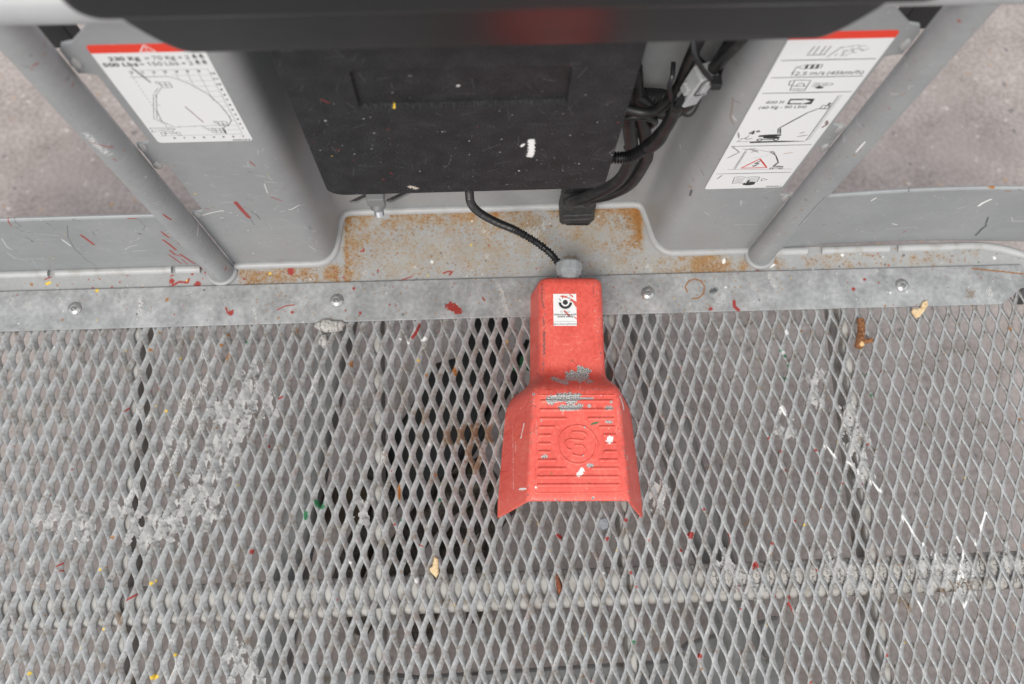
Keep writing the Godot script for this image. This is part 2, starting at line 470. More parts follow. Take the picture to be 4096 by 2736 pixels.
		["d", 0.0004, [-0.0434, -0.1366, -0.0422, -0.1317]],
		["l", 0.0007, [0.0002, -0.1270]],
		["d", 0.0004, [-0.0354, -0.1084, -0.0353, -0.0986]],
		["d", 0.0010, [-0.0352, -0.1676, -0.0347, -0.1564]],
		["l", 0.0008, [0.0311, -0.1602]],
		["m", 0.0057, [-0.0307, -0.0535, -0.0204, -0.0558, -0.0067, -0.0569, 0.0001, -0.0558, -0.0080, -0.0523]],
		["m", 0.0013, [0.0024, -0.0554, 0.0115, -0.0552, 0.0194, -0.0552]],
		["m", 0.0037, [-0.0184, -0.0437, -0.0093, -0.0437, -0.0002, -0.0443, 0.0044, -0.0460]],
		["m", 0.0023, [0.0152, -0.0462]],
		["m", 0.0037, [0.0362, -0.0436, 0.0402, -0.0436]],
		["m", 0.0017, [0.0410, -0.0505]],
		["m", 0.0017, [0.0346, -0.0268, 0.0414, -0.0268]],
		["m", 0.0030, [-0.0407, 0.0141, -0.0373, 0.0135]],
		["m", 0.0034, [0.0129, 0.0243, 0.0158, 0.0243]],
		["w", 0.0051, [0.0385, -0.0066, 0.0379, -0.0043]],
		["w", 0.0028, [0.0004, 0.0348, 0.0032, 0.0326, 0.0047, 0.0298]],
		["w", 0.0008, [-0.0616, -0.0300, -0.0634, -0.0204, -0.0651, -0.0136]],
		["w", 0.0006, [-0.0711, -0.0113, -0.0709, 0.0011]],
		["w", 0.0003, [-0.0738, -0.0329, -0.0740, 0.0078, -0.0739, 0.0468]],
		["w", 0.0014, [-0.0673, 0.0490, -0.0612, 0.0505]],
		["w", 0.0014, [-0.0495, 0.0496]],
		["w", 0.0015, [0.0538, -0.0586, 0.0588, -0.0534, 0.0603, -0.0476]],
		["w", 0.0010, [0.0600, 0.0115, 0.0597, 0.0183]],
		["w", 0.0008, [0.0313, -0.0105]],
		["m", 0.0017, [-0.0505, -0.0610]],
		["g", 0.0009, [0.0170, -0.0242, 0.0255, -0.0268]],
		["m", 0.0017, [0.0170, 0.0620]],
		["d", 0.0005, [-0.0475, -0.0226, -0.0482, -0.0124]],
		["d", 0.0005, [-0.0498, -0.0243, -0.0510, -0.0147]],
		["m", 0.0010, [-0.0424, -0.0283]],
		["l", 0.0008, [0.0489, -0.0299]],
		["l", 0.0010, [0.0501, -0.0156]],
		["l", 0.0007, [0.0439, 0.0025]],
		["m", 0.0011, [0.0089, -0.0202]],
		["d", 0.0006, [0.0029, 0.0226]],
		["d", 0.0006, [-0.0108, 0.0066, -0.0069, 0.0069]],
		["m", 0.0010, [0.0065, 0.0131]],
		["o", 0.0015, [-0.0309, 0.0331]],
		["o", 0.0011, [0.0125, 0.0443]],
		["b", 0.0009, [0.0085, 0.0570]],
		["l", 0.0008, [-0.0276, 0.0392]],
		["d", 0.0005, [0.0404, 0.0084]],
		["w", 0.0004, [0.0704, 0.0572]],
		["l", 0.0009, [0.0597, -0.0304]],
		["b", 0.0008, [0.0586, -0.0241]],
		["l", 0.0005, [0.0488, -0.0442, 0.0494, -0.0293]],
		["l", 0.0005, [0.0464, -0.0213, 0.0477, -0.0099]],
		["l", 0.0006, [-0.0613, 0.0666, -0.0536, 0.0667]],
		["l", 0.0006, [0.0565, 0.0643, 0.0609, 0.0654]],
		["l", 0.0004, [-0.0480, -0.0283, -0.0483, -0.0034]],
	],
	"box": [
		["w", 0.0007, [-0.1317, 0.4555, -0.1305, 0.4552]],
		["w", 0.0006, [-0.1368, 0.4549]],
		["w", 0.0007, [-0.0969, 0.4577]],
		["w", 0.0005, [-0.0725, 0.4516]],
		["w", 0.0006, [-0.0918, 0.4288, -0.0897, 0.4287]],
		["w", 0.0006, [-0.0694, 0.4314]],
		["w", 0.0005, [-0.1457, 0.4290]],
		["w", 0.0006, [-0.0951, 0.4044]],
		["w", 0.0008, [-0.0283, 0.4279]],
		["w", 0.0007, [-0.0039, 0.4069]],
		["w", 0.0006, [-0.0171, 0.3920]],
		["w", 0.0007, [0.0254, 0.3802]],
		["w", 0.0016, [0.0459, 0.3921, 0.0480, 0.3972]],
		["w", 0.0016, [-0.0114, 0.5039]],
		["l", 0.0013, [-0.0507, 0.5224]],
		["l", 0.0011, [0.0109, 0.5380]],
		["y", 0.0010, [-0.0681, 0.4757]],
		["y", 0.0008, [-0.1370, 0.3814]],
		["r", 0.0005, [-0.1285, 0.4950, -0.1221, 0.4884]],
		["r", 0.0004, [-0.0788, 0.4353, -0.0757, 0.4351]],
		["r", 0.0003, [-0.1313, 0.3950, -0.1262, 0.3955]],
		["r", 0.0004, [-0.0854, 0.3392, -0.0827, 0.3350]],
		["r", 0.0005, [-0.0947, 0.3233, -0.0922, 0.3210]],
		["w", 0.0005, [0.0355, 0.4578]],
		["w", 0.0005, [-0.0521, 0.4352]],
		["w", 0.0005, [-0.1327, 0.3695]],
		["w", 0.0006, [-0.1041, 0.3855]],
		["w", 0.0006, [-0.0724, 0.3510]],
		["w", 0.0005, [-0.0013, 0.3395]],
		["w", 0.0010, [0.0455, 0.3347]],
		["l", 0.0002, [-0.1151, 0.3575, -0.1064, 0.3578]],
		["l", 0.0002, [-0.0195, 0.4050, -0.0117, 0.4071]],
		["l", 0.0001, [-0.0216, 0.3777, -0.0247, 0.3559, -0.0310, 0.3449]],
		["l", 0.0001, [0.0081, 0.3839, 0.0250, 0.3985]],
		["w", 0.0004, [0.0314, 0.5159]],
		["w", 0.0035, [0.0548, 0.4044, 0.0562, 0.3863, 0.0555, 0.3702]],
		["w", 0.0013, [0.0463, 0.3921, 0.0484, 0.3972]],
		["w", 0.0006, [0.0354, 0.4578]],
		["w", 0.0006, [0.1032, 0.4147]],
		["w", 0.0007, [0.1054, 0.3481]],
		["w", 0.0006, [0.0672, 0.3500]],
		["w", 0.0007, [0.0453, 0.3347]],
		["r", 0.0004, [0.1327, 0.4367, 0.1340, 0.4390]],
		["r", 0.0003, [0.1321, 0.4571]],
		["l", 0.0006, [0.1330, 0.3708, 0.1368, 0.3787, 0.1395, 0.3891, 0.1399, 0.4007]],
		["w", 0.0004, [0.1323, 0.5172]],
		["w", 0.0004, [0.1118, 0.5436]],
		["w", 0.0005, [0.0426, 0.3254]],
		["w", 0.0005, [0.0530, 0.3142]],
		["l", 0.0001, [0.0574, 0.5142, 0.0737, 0.5065]],
		["l", 0.0001, [0.0562, 0.5182, 0.0651, 0.5158]],
		["r", 0.0005, [0.0806, 0.5428]],
		["k", 0.0031, [-0.0679, 0.3018, -0.0615, 0.2960]],
		["w", 0.0005, [-0.1253, 0.2861]],
	],
	"post_l": [
		["r", 0.0008, [-0.3399, 0.2524, -0.3373, 0.2326]],
		["d", 0.0003, [-0.3313, 0.2773, -0.3289, 0.2771]],
		["w", 0.0005, [-0.3116, 0.2103, -0.3186, 0.1878, -0.3296, 0.1615]],
		["o", 0.0007, [-0.3203, 0.3571]],
		["w", 0.0007, [-0.3301, 0.3369]],
		["y", 0.0006, [-0.3455, 0.3260]],
		["o", 0.0009, [-0.3415, 0.0854]],
		["o", 0.0009, [-0.3456, 0.1175]],
		["d", 0.0006, [-0.3438, 0.0925]],
		["r", 0.0015, [-0.3293, 0.0343]],
		["s", 0.0033, [-0.3436, 0.4488, -0.3439, 0.4321, -0.3423, 0.4172, -0.3408, 0.4070]],
		["r", 0.0003, [-0.3491, 0.4337, -0.3406, 0.4271, -0.3333, 0.4142]],
		["r", 0.0003, [-0.3403, 0.3966, -0.3385, 0.3912]],
		["d", 0.0004, [-0.3390, 0.5085]],
		["r", 0.0006, [-0.3380, 0.5661, -0.3339, 0.5663]],
		["d", 0.0004, [-0.3459, 0.5682, -0.3410, 0.5654]],
	],
	"post_r": [
		["o", 0.0009, [0.3793, 0.2961]],
		["o", 0.0011, [0.3780, 0.2043]],
		["d", 0.0005, [0.3890, 0.1572, 0.3889, 0.1884, 0.3888, 0.2181, 0.3903, 0.2495]],
		["o", 0.0010, [0.3803, 0.1292]],
		["r", 0.0005, [0.3576, 0.1055, 0.3626, 0.0918]],
		["d", 0.0003, [0.3931, 0.2825, 0.3930, 0.3106]],
		["w", 0.0004, [0.3615, 0.1634]],
		["r", 0.0011, [0.3758, 0.5952]],
		["w", 0.0007, [0.3815, 0.3894, 0.3813, 0.3654]],
		["o", 0.0011, [0.3819, 0.3590]],
		["o", 0.0006, [0.3675, 0.4230]],
		["w", 0.0006, [0.3705, 0.5139]],
		["d", 0.0005, [0.3912, 0.5059]],
		["r", 0.0004, [0.3589, 0.3450]],
	],
}

const PAINT := {
	"r": Color8(152, 52, 46), "w": Color8(232, 231, 228), "y": Color8(226, 188, 70), "d": Color8(74, 74, 76),
	"l": Color8(196, 194, 190), "o": Color8(150, 92, 40), "g": Color8(34, 104, 62), "b": Color8(116, 94, 72), "k": Color8(196, 184, 172), "s": Color8(206, 206, 204)}
const COVER := {"r": 0.95, "w": 0.92, "y": 1.0, "d": 0.75, "l": 0.7, "o": 0.8, "g": 0.9, "b": 0.5, "k": 0.9, "s": 0.85}

var rng := RandomNumberGenerator.new()
var grain := FastNoiseLite.new()
var names := {}
var own_axes := {}   # things whose parts are built in the thing's own axes

# ---------------------------------------------------------------- geometry
class Geo:
	var p := PackedVector3Array()
	var t := PackedInt32Array()
	func quad(a: int, b: int, c: int, d: int):
		t.append_array(PackedInt32Array([a, b, c, a, c, d]))
	func loop(pts: PackedVector3Array) -> int:
		var at := p.size()
		p.append_array(pts)
		return at
	# joins loops of equal size, optionally closed round and capped
	func loft(loops: Array, closed := true, cap0 := true, cap1 := true):
		var n: int = loops[0].size()
		var first := -1
		var last := -1
		for l in loops:
			var at := loop(l)
			if last >= 0:
				for i in (n if closed else n - 1):
					var j := (i + 1) % n
					quad(last + i, last + j, at + j, at + i)
			else:
				first = at
			last = at
		if cap0: fan(first, n, false)
		if cap1: fan(last, n, true)
	func fan(at: int, n: int, turn: bool):
		var m := Vector3.ZERO
		for i in n: m += p[at + i]
		p.append(m / n)
		var c := p.size() - 1
		for i in n:
			var j := (i + 1) % n
			t.append_array(PackedInt32Array([c, at + i, at + j] if turn else [c, at + j, at + i]))
	# plate: polygon in a plane, extruded. put() turns (u, v, w) into a point
	func plate(poly: PackedVector2Array, w0: float, w1: float, put: Callable, bevel := 0.0):
		var n := poly.size()
		var area := 0.0
		for i in n: area += poly[i].cross(poly[(i + 1) % n])
		var q := poly.duplicate()
		if area < 0: q.reverse()
		var top := PackedVector2Array()
		for i in n:
			var e0 := (q[i] - q[(i + n - 1) % n]).normalized()
			var e1 := (q[(i + 1) % n] - q[i]).normalized()
			var m := Vector2(-e0.y - e1.y, e0.x + e1.x)
			m = m.normalized() / maxf(0.5, sqrt(maxf(0.0, (1.0 + e0.dot(e1)) / 2.0)))
			top.append(q[i] + m * bevel)
		var l0 := PackedVector3Array()
		var l1 := PackedVector3Array()
		var l2 := PackedVector3Array()
		for i in n:
			l0.append(put.call(q[i].x, q[i].y, w0))
			l1.append(put.call(q[i].x, q[i].y, w1 - bevel * signf(w1 - w0)))
			l2.append(put.call(top[i].x, top[i].y, w1))
		var a := loop(l0)
		var b := loop(l1)
		var c := loop(l2) if bevel > 0 else b
		var idx := Geometry2D.triangulate_polygon(q)
		for i in range(0, idx.size(), 3):
			t.append_array(PackedInt32Array([c + idx[i], c + idx[i + 1], c + idx[i + 2]]))
			t.append_array(PackedInt32Array([a + idx[i], a + idx[i + 2], a + idx[i + 1]]))
		for i in n:
			var j := (i + 1) % n
			quad(a + i, a + j, b + j, b + i)
			if bevel > 0: quad(b + i, b + j, c + j, c + i)
	func tube(pts: PackedVector3Array, r, sides := 12, cap := true, squash := 1.0):
		var n := pts.size()
		var up := Vector3.UP
		var d0 := (pts[1] - pts[0]).normalized()
		if absf(d0.dot(up)) > 0.9: up = Vector3.BACK
		var side := d0.cross(up).normalized()
		var loops := []
		for i in n:
			var d := (pts[mini(i + 1, n - 1)] - pts[maxi(i - 1, 0)]).normalized()
			side = (side - d * side.dot(d)).normalized()
			var nrm := side.cross(d)
			var rr: float = r if r is float else r[mini(i * r.size() / n, r.size() - 1)]
			var l := PackedVector3Array()
			for k in sides:
				var a := TAU * k / sides
				l.append(pts[i] + side * cos(a) * rr + nrm * sin(a) * rr * squash)
			loops.append(l)
		loft(loops, true, cap, cap)

static func mesh_of(g: Geo, uv := [], crease := 38.0) -> ArrayMesh:
	var nt := g.t.size() / 3
	var vol := 0.0
	var fn := PackedVector3Array()
	var mid := Vector3.ZERO
	for v in g.p: mid += v
	mid /= maxi(1, g.p.size())
	for i in nt:
		var a := g.p[g.t[3 * i]] - mid
		var b := g.p[g.t[3 * i + 1]] - mid
		var c := g.p[g.t[3 * i + 2]] - mid
		var cr := (b - a).cross(c - a)
		vol += a.dot(cr)
		fn.append(cr)
	var flip := -1.0 if vol < 0 else 1.0
	var ids := {}
	var key := PackedInt32Array()
	var around := []
	for v in g.p:
		var k := Vector3i((v * 200000.0).round())
		if not ids.has(k):
			ids[k] = around.size()
			around.append(PackedInt32Array())
		key.append(ids[k])
	for i in nt:
		if fn[i].length_squared() < 1e-26: continue
		for k in 3: around[key[g.t[3 * i + k]]].append(i)
	var cosc := cos(deg_to_rad(crease))
	var P := PackedVector3Array()
	var N := PackedVector3Array()
	var U := PackedVector2Array()
	for i in nt:
		if fn[i].length_squared() < 1e-26: continue
		var me := fn[i].normalized()
		for k in ([0, 2, 1] if flip > 0 else [0, 1, 2]):
			var id: int = g.t[3 * i + k]
			var s := Vector3.ZERO
			for j in around[key[id]]:
				if fn[j].normalized().dot(me) > cosc: s += fn[j]
			P.append(g.p[id])
			N.append((s if s.length_squared() > 0 else me).normalized() * flip)
			if uv.size() > 0:
				var v := g.p[id]
				U.append(Vector2((v[uv[0]] - uv[2]) / (uv[3] - uv[2]), (v[uv[1]] - uv[4]) / (uv[5] - uv[4])))
	var arr := []
	arr.resize(Mesh.ARRAY_MAX)
	arr[Mesh.ARRAY_VERTEX] = P
	arr[Mesh.ARRAY_NORMAL] = N
	if uv.size() > 0: arr[Mesh.ARRAY_TEX_UV] = U
	var m := ArrayMesh.new()
	m.add_surface_from_arrays(Mesh.PRIMITIVE_TRIANGLES, arr)
	return m

static func spline(pts: Array, step := 0.004) -> PackedVector3Array:
	var out := PackedVector3Array()
	for i in pts.size() - 1:
		var a: Vector3 = pts[maxi(i - 1, 0)]
		var b: Vector3 = pts[i]
		var c: Vector3 = pts[i + 1]
		var d: Vector3 = pts[mini(i + 2, pts.size() - 1)]
		var n := maxi(2, int(b.distance_to(c) / step))
		for k in n:
			out.append(b.cubic_interpolate(c, a, d, float(k) / n))
	out.append(pts[-1])
	return out

static func round_rect(x0: float, y0: float, x1: float, y1: float, r: float, n := 5) -> PackedVector2Array:
	var o := PackedVector2Array()
	var cs := [Vector2(x1 - r, y1 - r), Vector2(x0 + r, y1 - r), Vector2(x0 + r, y0 + r), Vector2(x1 - r, y0 + r)]
	for q in 4:
		for k in n:
			var a := (q + float(k) / (n - 1)) * PI / 2
			o.append(cs[q] + Vector2(cos(a), sin(a)) * r)
	return o

static func xy(u: float, v: float, w: float) -> Vector3: return Vector3(u, v, w)
static func xz(u: float, v: float, w: float) -> Vector3: return Vector3(u, w, v)

static func lift(poly: PackedVector2Array, z: float) -> PackedVector3Array:
	var o := PackedVector3Array()
	for q in poly: o.append(Vector3(q.x, q.y, z))
	return o

static func lay(poly: PackedVector2Array, y: float) -> PackedVector3Array:
	var o := PackedVector3Array()
	for q in poly: o.append(Vector3(q.x, y, q.y))
	return o

# box with rounded upright edges and softened rims, along z
static func soft_box(g: Geo, x0: float, y0: float, x1: float, y1: float, z0: float, z1: float, r: float, b: float):
	g.loft([lift(round_rect(x0 + b, y0 + b, x1 - b, y1 - b, maxf(r - b, 0.0003)), z0), lift(round_rect(x0, y0, x1, y1, r), z0 + b), lift(round_rect(x0, y0, x1, y1, r), z1 - b), lift(round_rect(x0 + b, y0 + b, x1 - b, y1 - b, maxf(r - b, 0.0003)), z1)])

# turned shape about an axis: profile of (along, radius)
static func turned(g: Geo, at: Vector3, axis: Vector3, profile: Array, sides := 20, turn := 0.0):
	var u := axis.cross(Vector3.UP if absf(axis.y) < 0.9 else Vector3.BACK).normalized()
	var w := axis.cross(u)
	var loops := []
	for q in profile:
		var l := PackedVector3Array()
		for k in sides:
			var a := turn + TAU * k / sides
			l.append(at + axis * q[0] + (u * cos(a) + w * sin(a)) * q[1])
		loops.append(l)
	g.loft(loops)

# lump of mortar, stone or dirt: uneven dome on a plane
func lump(at: Vector3, rx: float, rz: float, h: float, seed_: int, turn := 0.0) -> Geo:
	var g := Geo.new()
	var loops := []
	var n := 18
	for ring in 6:
		var f := [1.0, 0.97, 0.82, 0.6, 0.34, 0.1][ring] as float
		var y := [-0.35, 0.1, 0.6, 0.86, 0.97, 1.0][ring] as float
		var l := PackedVector3Array()
		for k in n:
			var a := TAU * k / n
			var d := Vector2(cos(a), sin(a))
			var s := 1.0 + 0.45 * grain.get_noise_3d(d.x * 60.0 + seed_ * 31.0, d.y * 60.0, 5.0) + 0.22 * grain.get_noise_3d(d.x * 170.0, d.y * 170.0 + seed_ * 17.0, 9.0)
			var e := d * f * s
			var yy := y + 0.35 * grain.get_noise_3d(e.x * 130.0 + seed_ * 13.0, e.y * 130.0, 40.0) * (1.0 if ring > 0 else 0.0)
			var q := Vector2(e.x * rx, e.y * rz).rotated(turn)
			l.append(at + Vector3(q.x, yy * h, q.y))
		loops.append(l)
	g.loft(loops)
	return g

# ---------------------------------------------------------------- painted surfaces (albedo only)
class Canvas:
	var img: Image
	var w: int
	var h: int
	var u0: float
	var v0: float
	var k: float
	var noise: FastNoiseLite
	func _init(u0_: float, v0_: float, u1: float, v1: float, k_: float, noise_: FastNoiseLite):
		u0 = u0_; v0 = v0_; k = k_; noise = noise_
		w = int(round((u1 - u0) * k)); h = int(round((v1 - v0) * k))
	# two layers of noise through a ramp of colours
	func base(ramp: Gradient, coarse: float, fine: float, mix := 0.5, seed_ := 1, cellular := false):
		var n := FastNoiseLite.new()
		n.seed = seed_
		n.noise_type = FastNoiseLite.TYPE_CELLULAR if cellular else FastNoiseLite.TYPE_SIMPLEX_SMOOTH
		if cellular: n.cellular_return_type = FastNoiseLite.RETURN_CELL_VALUE
		n.fractal_octaves = 3
		n.frequency = coarse / k
		var a := n.get_image(w, h, false, false, true).get_data()
		n.seed = seed_ + 7
		n.noise_type = FastNoiseLite.TYPE_SIMPLEX_SMOOTH
		n.frequency = fine / k
		var b := n.get_image(w, h, false, false, true).get_data()
		var lut := PackedByteArray()
		for i in 256:
			var c := ramp.sample(i / 255.0)
			lut.append(c.r8); lut.append(c.g8); lut.append(c.b8)
		var o := PackedByteArray()
		o.resize(w * h * 3)
		var m := int(mix * 256)
		for i in w * h:
			var q := ((a[i] * (256 - m) + b[i] * m) >> 8) * 3
			o[i * 3] = lut[q]; o[i * 3 + 1] = lut[q + 1]; o[i * 3 + 2] = lut[q + 2]
		img = Image.create_from_data(w, h, false, Image.FORMAT_RGB8, o)
	func plain(c: Color):
		img = Image.create(w, h, false, Image.FORMAT_RGB8)
		img.fill(c)
	func blob(x: float, y: float, r: float, c: Color, cover := 1.0, rough := 0.5, grainy := false, scuff := false):
		var cx := (x - u0) * k
		var cy := (y - v0) * k
		var R := maxf(r * k, 0.45)
		var reach := R * (1.0 + rough) + 1.0
		var f := 110.0 / R
		for py in range(maxi(0, int(cy - reach)), mini(h, int(cy + reach) + 2)):
			for px in range(maxi(0, int(cx - reach)), mini(w, int(cx + reach) + 2)):
				var d := Vector2(px + 0.5 - cx, py + 0.5 - cy).length()
				var edge := R * (1.0 + (0.0 if rough == 0.0 else rough * 1.5 * noise.get_noise_2d(px * f, py * f)))
				var s := clampf(edge - d + 0.5, 0.0, 1.0) * cover
				if scuff: s *= clampf(0.5 + 5.0 * noise.get_noise_2d(px * 40.0, py * 12.0), 0.0, 1.0)
				if s <= 0.0: continue
				var col := c
				if grainy:
					var g := noise.get_noise_2d(px * 24.0 + 77.0, py * 24.0)
					col = Color8(66, 70, 72) if g < -0.12 else Color8(122, 124, 124) if g < -0.05 else Color8(186, 184, 181) if g < 0.16 else Color8(206, 200, 194)
				img.set_pixel(px, py, img.get_pixel(px, py).lerp(col, s))
	func stroke(pts: Array, r: float, c: Color, cover := 1.0, rough := 0.5, grainy := false, scuff := false):
		for i in range(0, pts.size() - 2, 2):
			var a := Vector2(pts[i], pts[i + 1])
			var b := Vector2(pts[i + 2], pts[i + 3])
			var n := maxi(1, int(a.distance_to(b) / maxf(r * 0.7, 0.4 / k)))
			for j in n + 1:
				var q := a.lerp(b, float(j) / n)
				blob(q.x, q.y, r * (0.75 + 0.25 * sin(PI * j / n)) if pts.size() == 4 else r, c, cover, rough, grainy, scuff)
	func line(a: Vector2, b: Vector2, r: float, c: Color):
		stroke([a.x, a.y, b.x, b.y], r, c, 1.0, 0.0)
	func poly(pts: PackedVector2Array, c: Color):
		var lo := pts[0]
		var hi := pts[0]
		for q in pts: lo = lo.min(q); hi = hi.max(q)
		for py in range(maxi(0, int((lo.y - v0) * k)), mini(h, int((hi.y - v0) * k) + 2)):
			for px in range(maxi(0, int((lo.x - u0) * k)), mini(w, int((hi.x - u0) * k) + 2)):
				if Geometry2D.is_point_in_polygon(Vector2(u0 + (px + 0.5) / k, v0 + (py + 0.5) / k), pts): img.set_pixel(px, py, c)
	func stains(list: Array, flip := false, broken := false):
		for s in list:
			var pts: Array = s[2].duplicate()
			if flip:
				for i in range(1, pts.size(), 2): pts[i] = -pts[i]
			var kind: String = s[0]
			var g := kind == "m"
			var col: Color = Color.GRAY if g else PAINT[kind]
			var cv: float = 1.0 if g else COVER[kind]
			var worn: bool = kind == "l" or kind == "s" or (broken and (kind == "d" or kind == "w") and s[1] < 0.0012)
			if s[1] < 0.0007 and kind != "r": cv *= 0.45
			var ragged := 0.4 if kind in "rwym" else 0.75
			if pts.size() == 2: blob(pts[0], pts[1], s[1], col, cv, ragged, g, worn)
			else: stroke(pts, s[1], col, cv, ragged, g, worn)
	func texture() -> ImageTexture:
		img.generate_mipmaps()
		return ImageTexture.create_from_image(img)

func ramp(stops: Array) -> Gradient:
	var g := Gradient.new()
	var off := PackedFloat32Array()
	var col := PackedColorArray()
	for s in stops: off.append(s[0]); col.append(Color8(s[1], s[2], s[3]))
	g.offsets = off
	g.colors = col
	return g

func specks(c: Canvas, n: int, r0: float, r1: float, kinds: String, x0: float, y0: float, x1: float, y1: float, cover := 0.8):
	for i in n:
		var kd := kinds[rng.randi() % kinds.length()]
		c.blob(rng.randf_range(x0, x1), rng.randf_range(y0, y1), r0 * pow(r1 / r0, pow(rng.randf(), 2.0)), PAINT[kd], cover * rng.randf_range(0.5, 1.0), 0.5)

func scratches(c: Canvas, n: int, len: float, col: Color, x0: float, y0: float, x1: float, y1: float, r := 0.0002):
	for i in n:
		var p := Vector2(rng.randf_range(x0, x1), rng.randf_range(y0, y1))
		var d := Vector2.from_angle(rng.randf() * TAU) * len * rng.randf_range(0.2, 1.0)
		var q := p + d
		var m := (p + q) / 2 + d.orthogonal() * rng.randf_range(-0.04, 0.04)
		c.stroke([p.x, p.y, m.x, m.y, q.x, q.y], r * rng.randf_range(0.6, 1.3), col, rng.randf_range(0.25, 0.6), 0.4)

# ---------------------------------------------------------------- materials
func plain(col: Color, rough: float, metal := 0.0, spec := 0.5) -> StandardMaterial3D:
	var m := StandardMaterial3D.new()
	m.albedo_color = col
	m.roughness = rough
	m.metallic = metal
	m.metallic_specular = spec
	return m

func skin(c: Canvas, rough: float, metal := 0.0, bump: Texture2D = null, bump_scale := 0.5) -> StandardMaterial3D:
	var m := plain(Color.WHITE, rough, metal)
	m.albedo_texture = c.texture()
	m.texture_repeat = false
	if bump:
		m.normal_enabled = true
		m.normal_texture = bump
		m.normal_scale = bump_scale
	return m

func bumps(w: int, h: int, freq: float, strength: float, seed_: int) -> ImageTexture:
	var n := FastNoiseLite.new()
	n.seed = seed_
	n.frequency = freq
	n.fractal_octaves = 3
	var i := n.get_image(w, h)
	i.convert(Image.FORMAT_L8)
	i.bump_map_to_normal_map(strength)
	i.generate_mipmaps()
	return ImageTexture.create_from_image(i)

func mottled(stops: Array, scale_: float, rough: float, metal: float, seed_: int, bump := 0.0, octaves := 4) -> StandardMaterial3D:
	var n := FastNoiseLite.new()
	n.seed = seed_
	n.frequency = 0.02
	n.fractal_octaves = octaves
	var src := n.get_seamless_image(256, 256)
	var g := ramp(stops)
	var o := Image.create(256, 256, false, Image.FORMAT_RGB8)
	for y in 256:
		for x in 256: o.set_pixel(x, y, g.sample(src.get_pixel(x, y).r))
	o.generate_mipmaps()
	var m := plain(Color.WHITE, rough, metal)
	m.albedo_texture = ImageTexture.create_from_image(o)
	m.uv1_triplanar = true
	m.uv1_world_triplanar = true
	m.uv1_scale = Vector3.ONE * scale_
	if bump > 0:
		var b := src.duplicate() as Image
		b.convert(Image.FORMAT_L8)
		b.bump_map_to_normal_map(bump)
		m.normal_enabled = true
		m.normal_texture = ImageTexture.create_from_image(b)
	return m

# ---------------------------------------------------------------- nodes
func numbered(called: String) -> String:
	names[called] = names.get(called, -1) + 1
	return called if names[called] == 0 else "%s_%03d" % [called, names[called]]

func tag(o: Node, label: String, category: String, group := "", kind := ""):
	if label: o.set_meta("label", label)
	if category: o.set_meta("category", category)
	if group: o.set_meta("group", group)
	if kind: o.set_meta("kind", kind)

func thing(called: String, label: String, category: String, at := Vector3.ZERO, group := "") -> Node3D:
	var o := Node3D.new()
	o.name = numbered(called)
	add_child(o)
	o.position = at
	tag(o, label, category, group)
	return o

func part(called: String, mesh: Mesh, m: Material, parent: Node, label := "") -> MeshInstance3D:
	var o := MeshInstance3D.new()
	o.name = called
	o.mesh = mesh
	o.material_override = m
	o.cast_shadow = GeometryInstance3D.SHADOW_CASTING_SETTING_ON
	parent.add_child(o, true)
	if parent is Node3D and parent != self:
		var at := Vector3.ZERO
		var q: Node = parent
		while q != self:
			if own_axes.has(q): at = Vector3.ZERO; break
			at += (q as Node3D).position
			q = q.get_parent()
		o.position = -at
	if label: o.set_meta("label", label)
	return o

func one(called: String, mesh: Mesh, m: Material, label: String, category: String, group := "", kind := "") -> MeshInstance3D:
	var o := part(numbered(called), mesh, m, self)
	tag(o, label, category, group, kind)
	return o

func lettering(txt: String, size: float, m: Material, parent: Node, at: Vector3, basis_ := Basis.IDENTITY, bold := false, called := "lettering") -> MeshInstance3D:
	var f := SystemFont.new()
	f.font_names = PackedStringArray(["Droid Sans"])
	f.font_weight = 700 if bold else 400
	var t := TextMesh.new()
	t.text = txt
	t.font = f
	t.font_size = 32
	t.pixel_size = size / 32.0 / 0.74
	t.depth = 0.0002
	t.curve_step = 1.0
	var o := part(called, t, m, parent)
	o.position = at
	o.basis = basis_
	return o

func _ready():
	rng.seed = 20
	grain.seed = 4
	grain.frequency = 0.01
	grain.fractal_octaves = 3
	setup_view()
	build_ground()
	build_under_frame()
	build_grating()
	build_floor_edge()
	build_front_panel()
	build_decals()
	build_control_box()
	build_console()
	build_foot_switch()
	build_cables()
	build_litter()

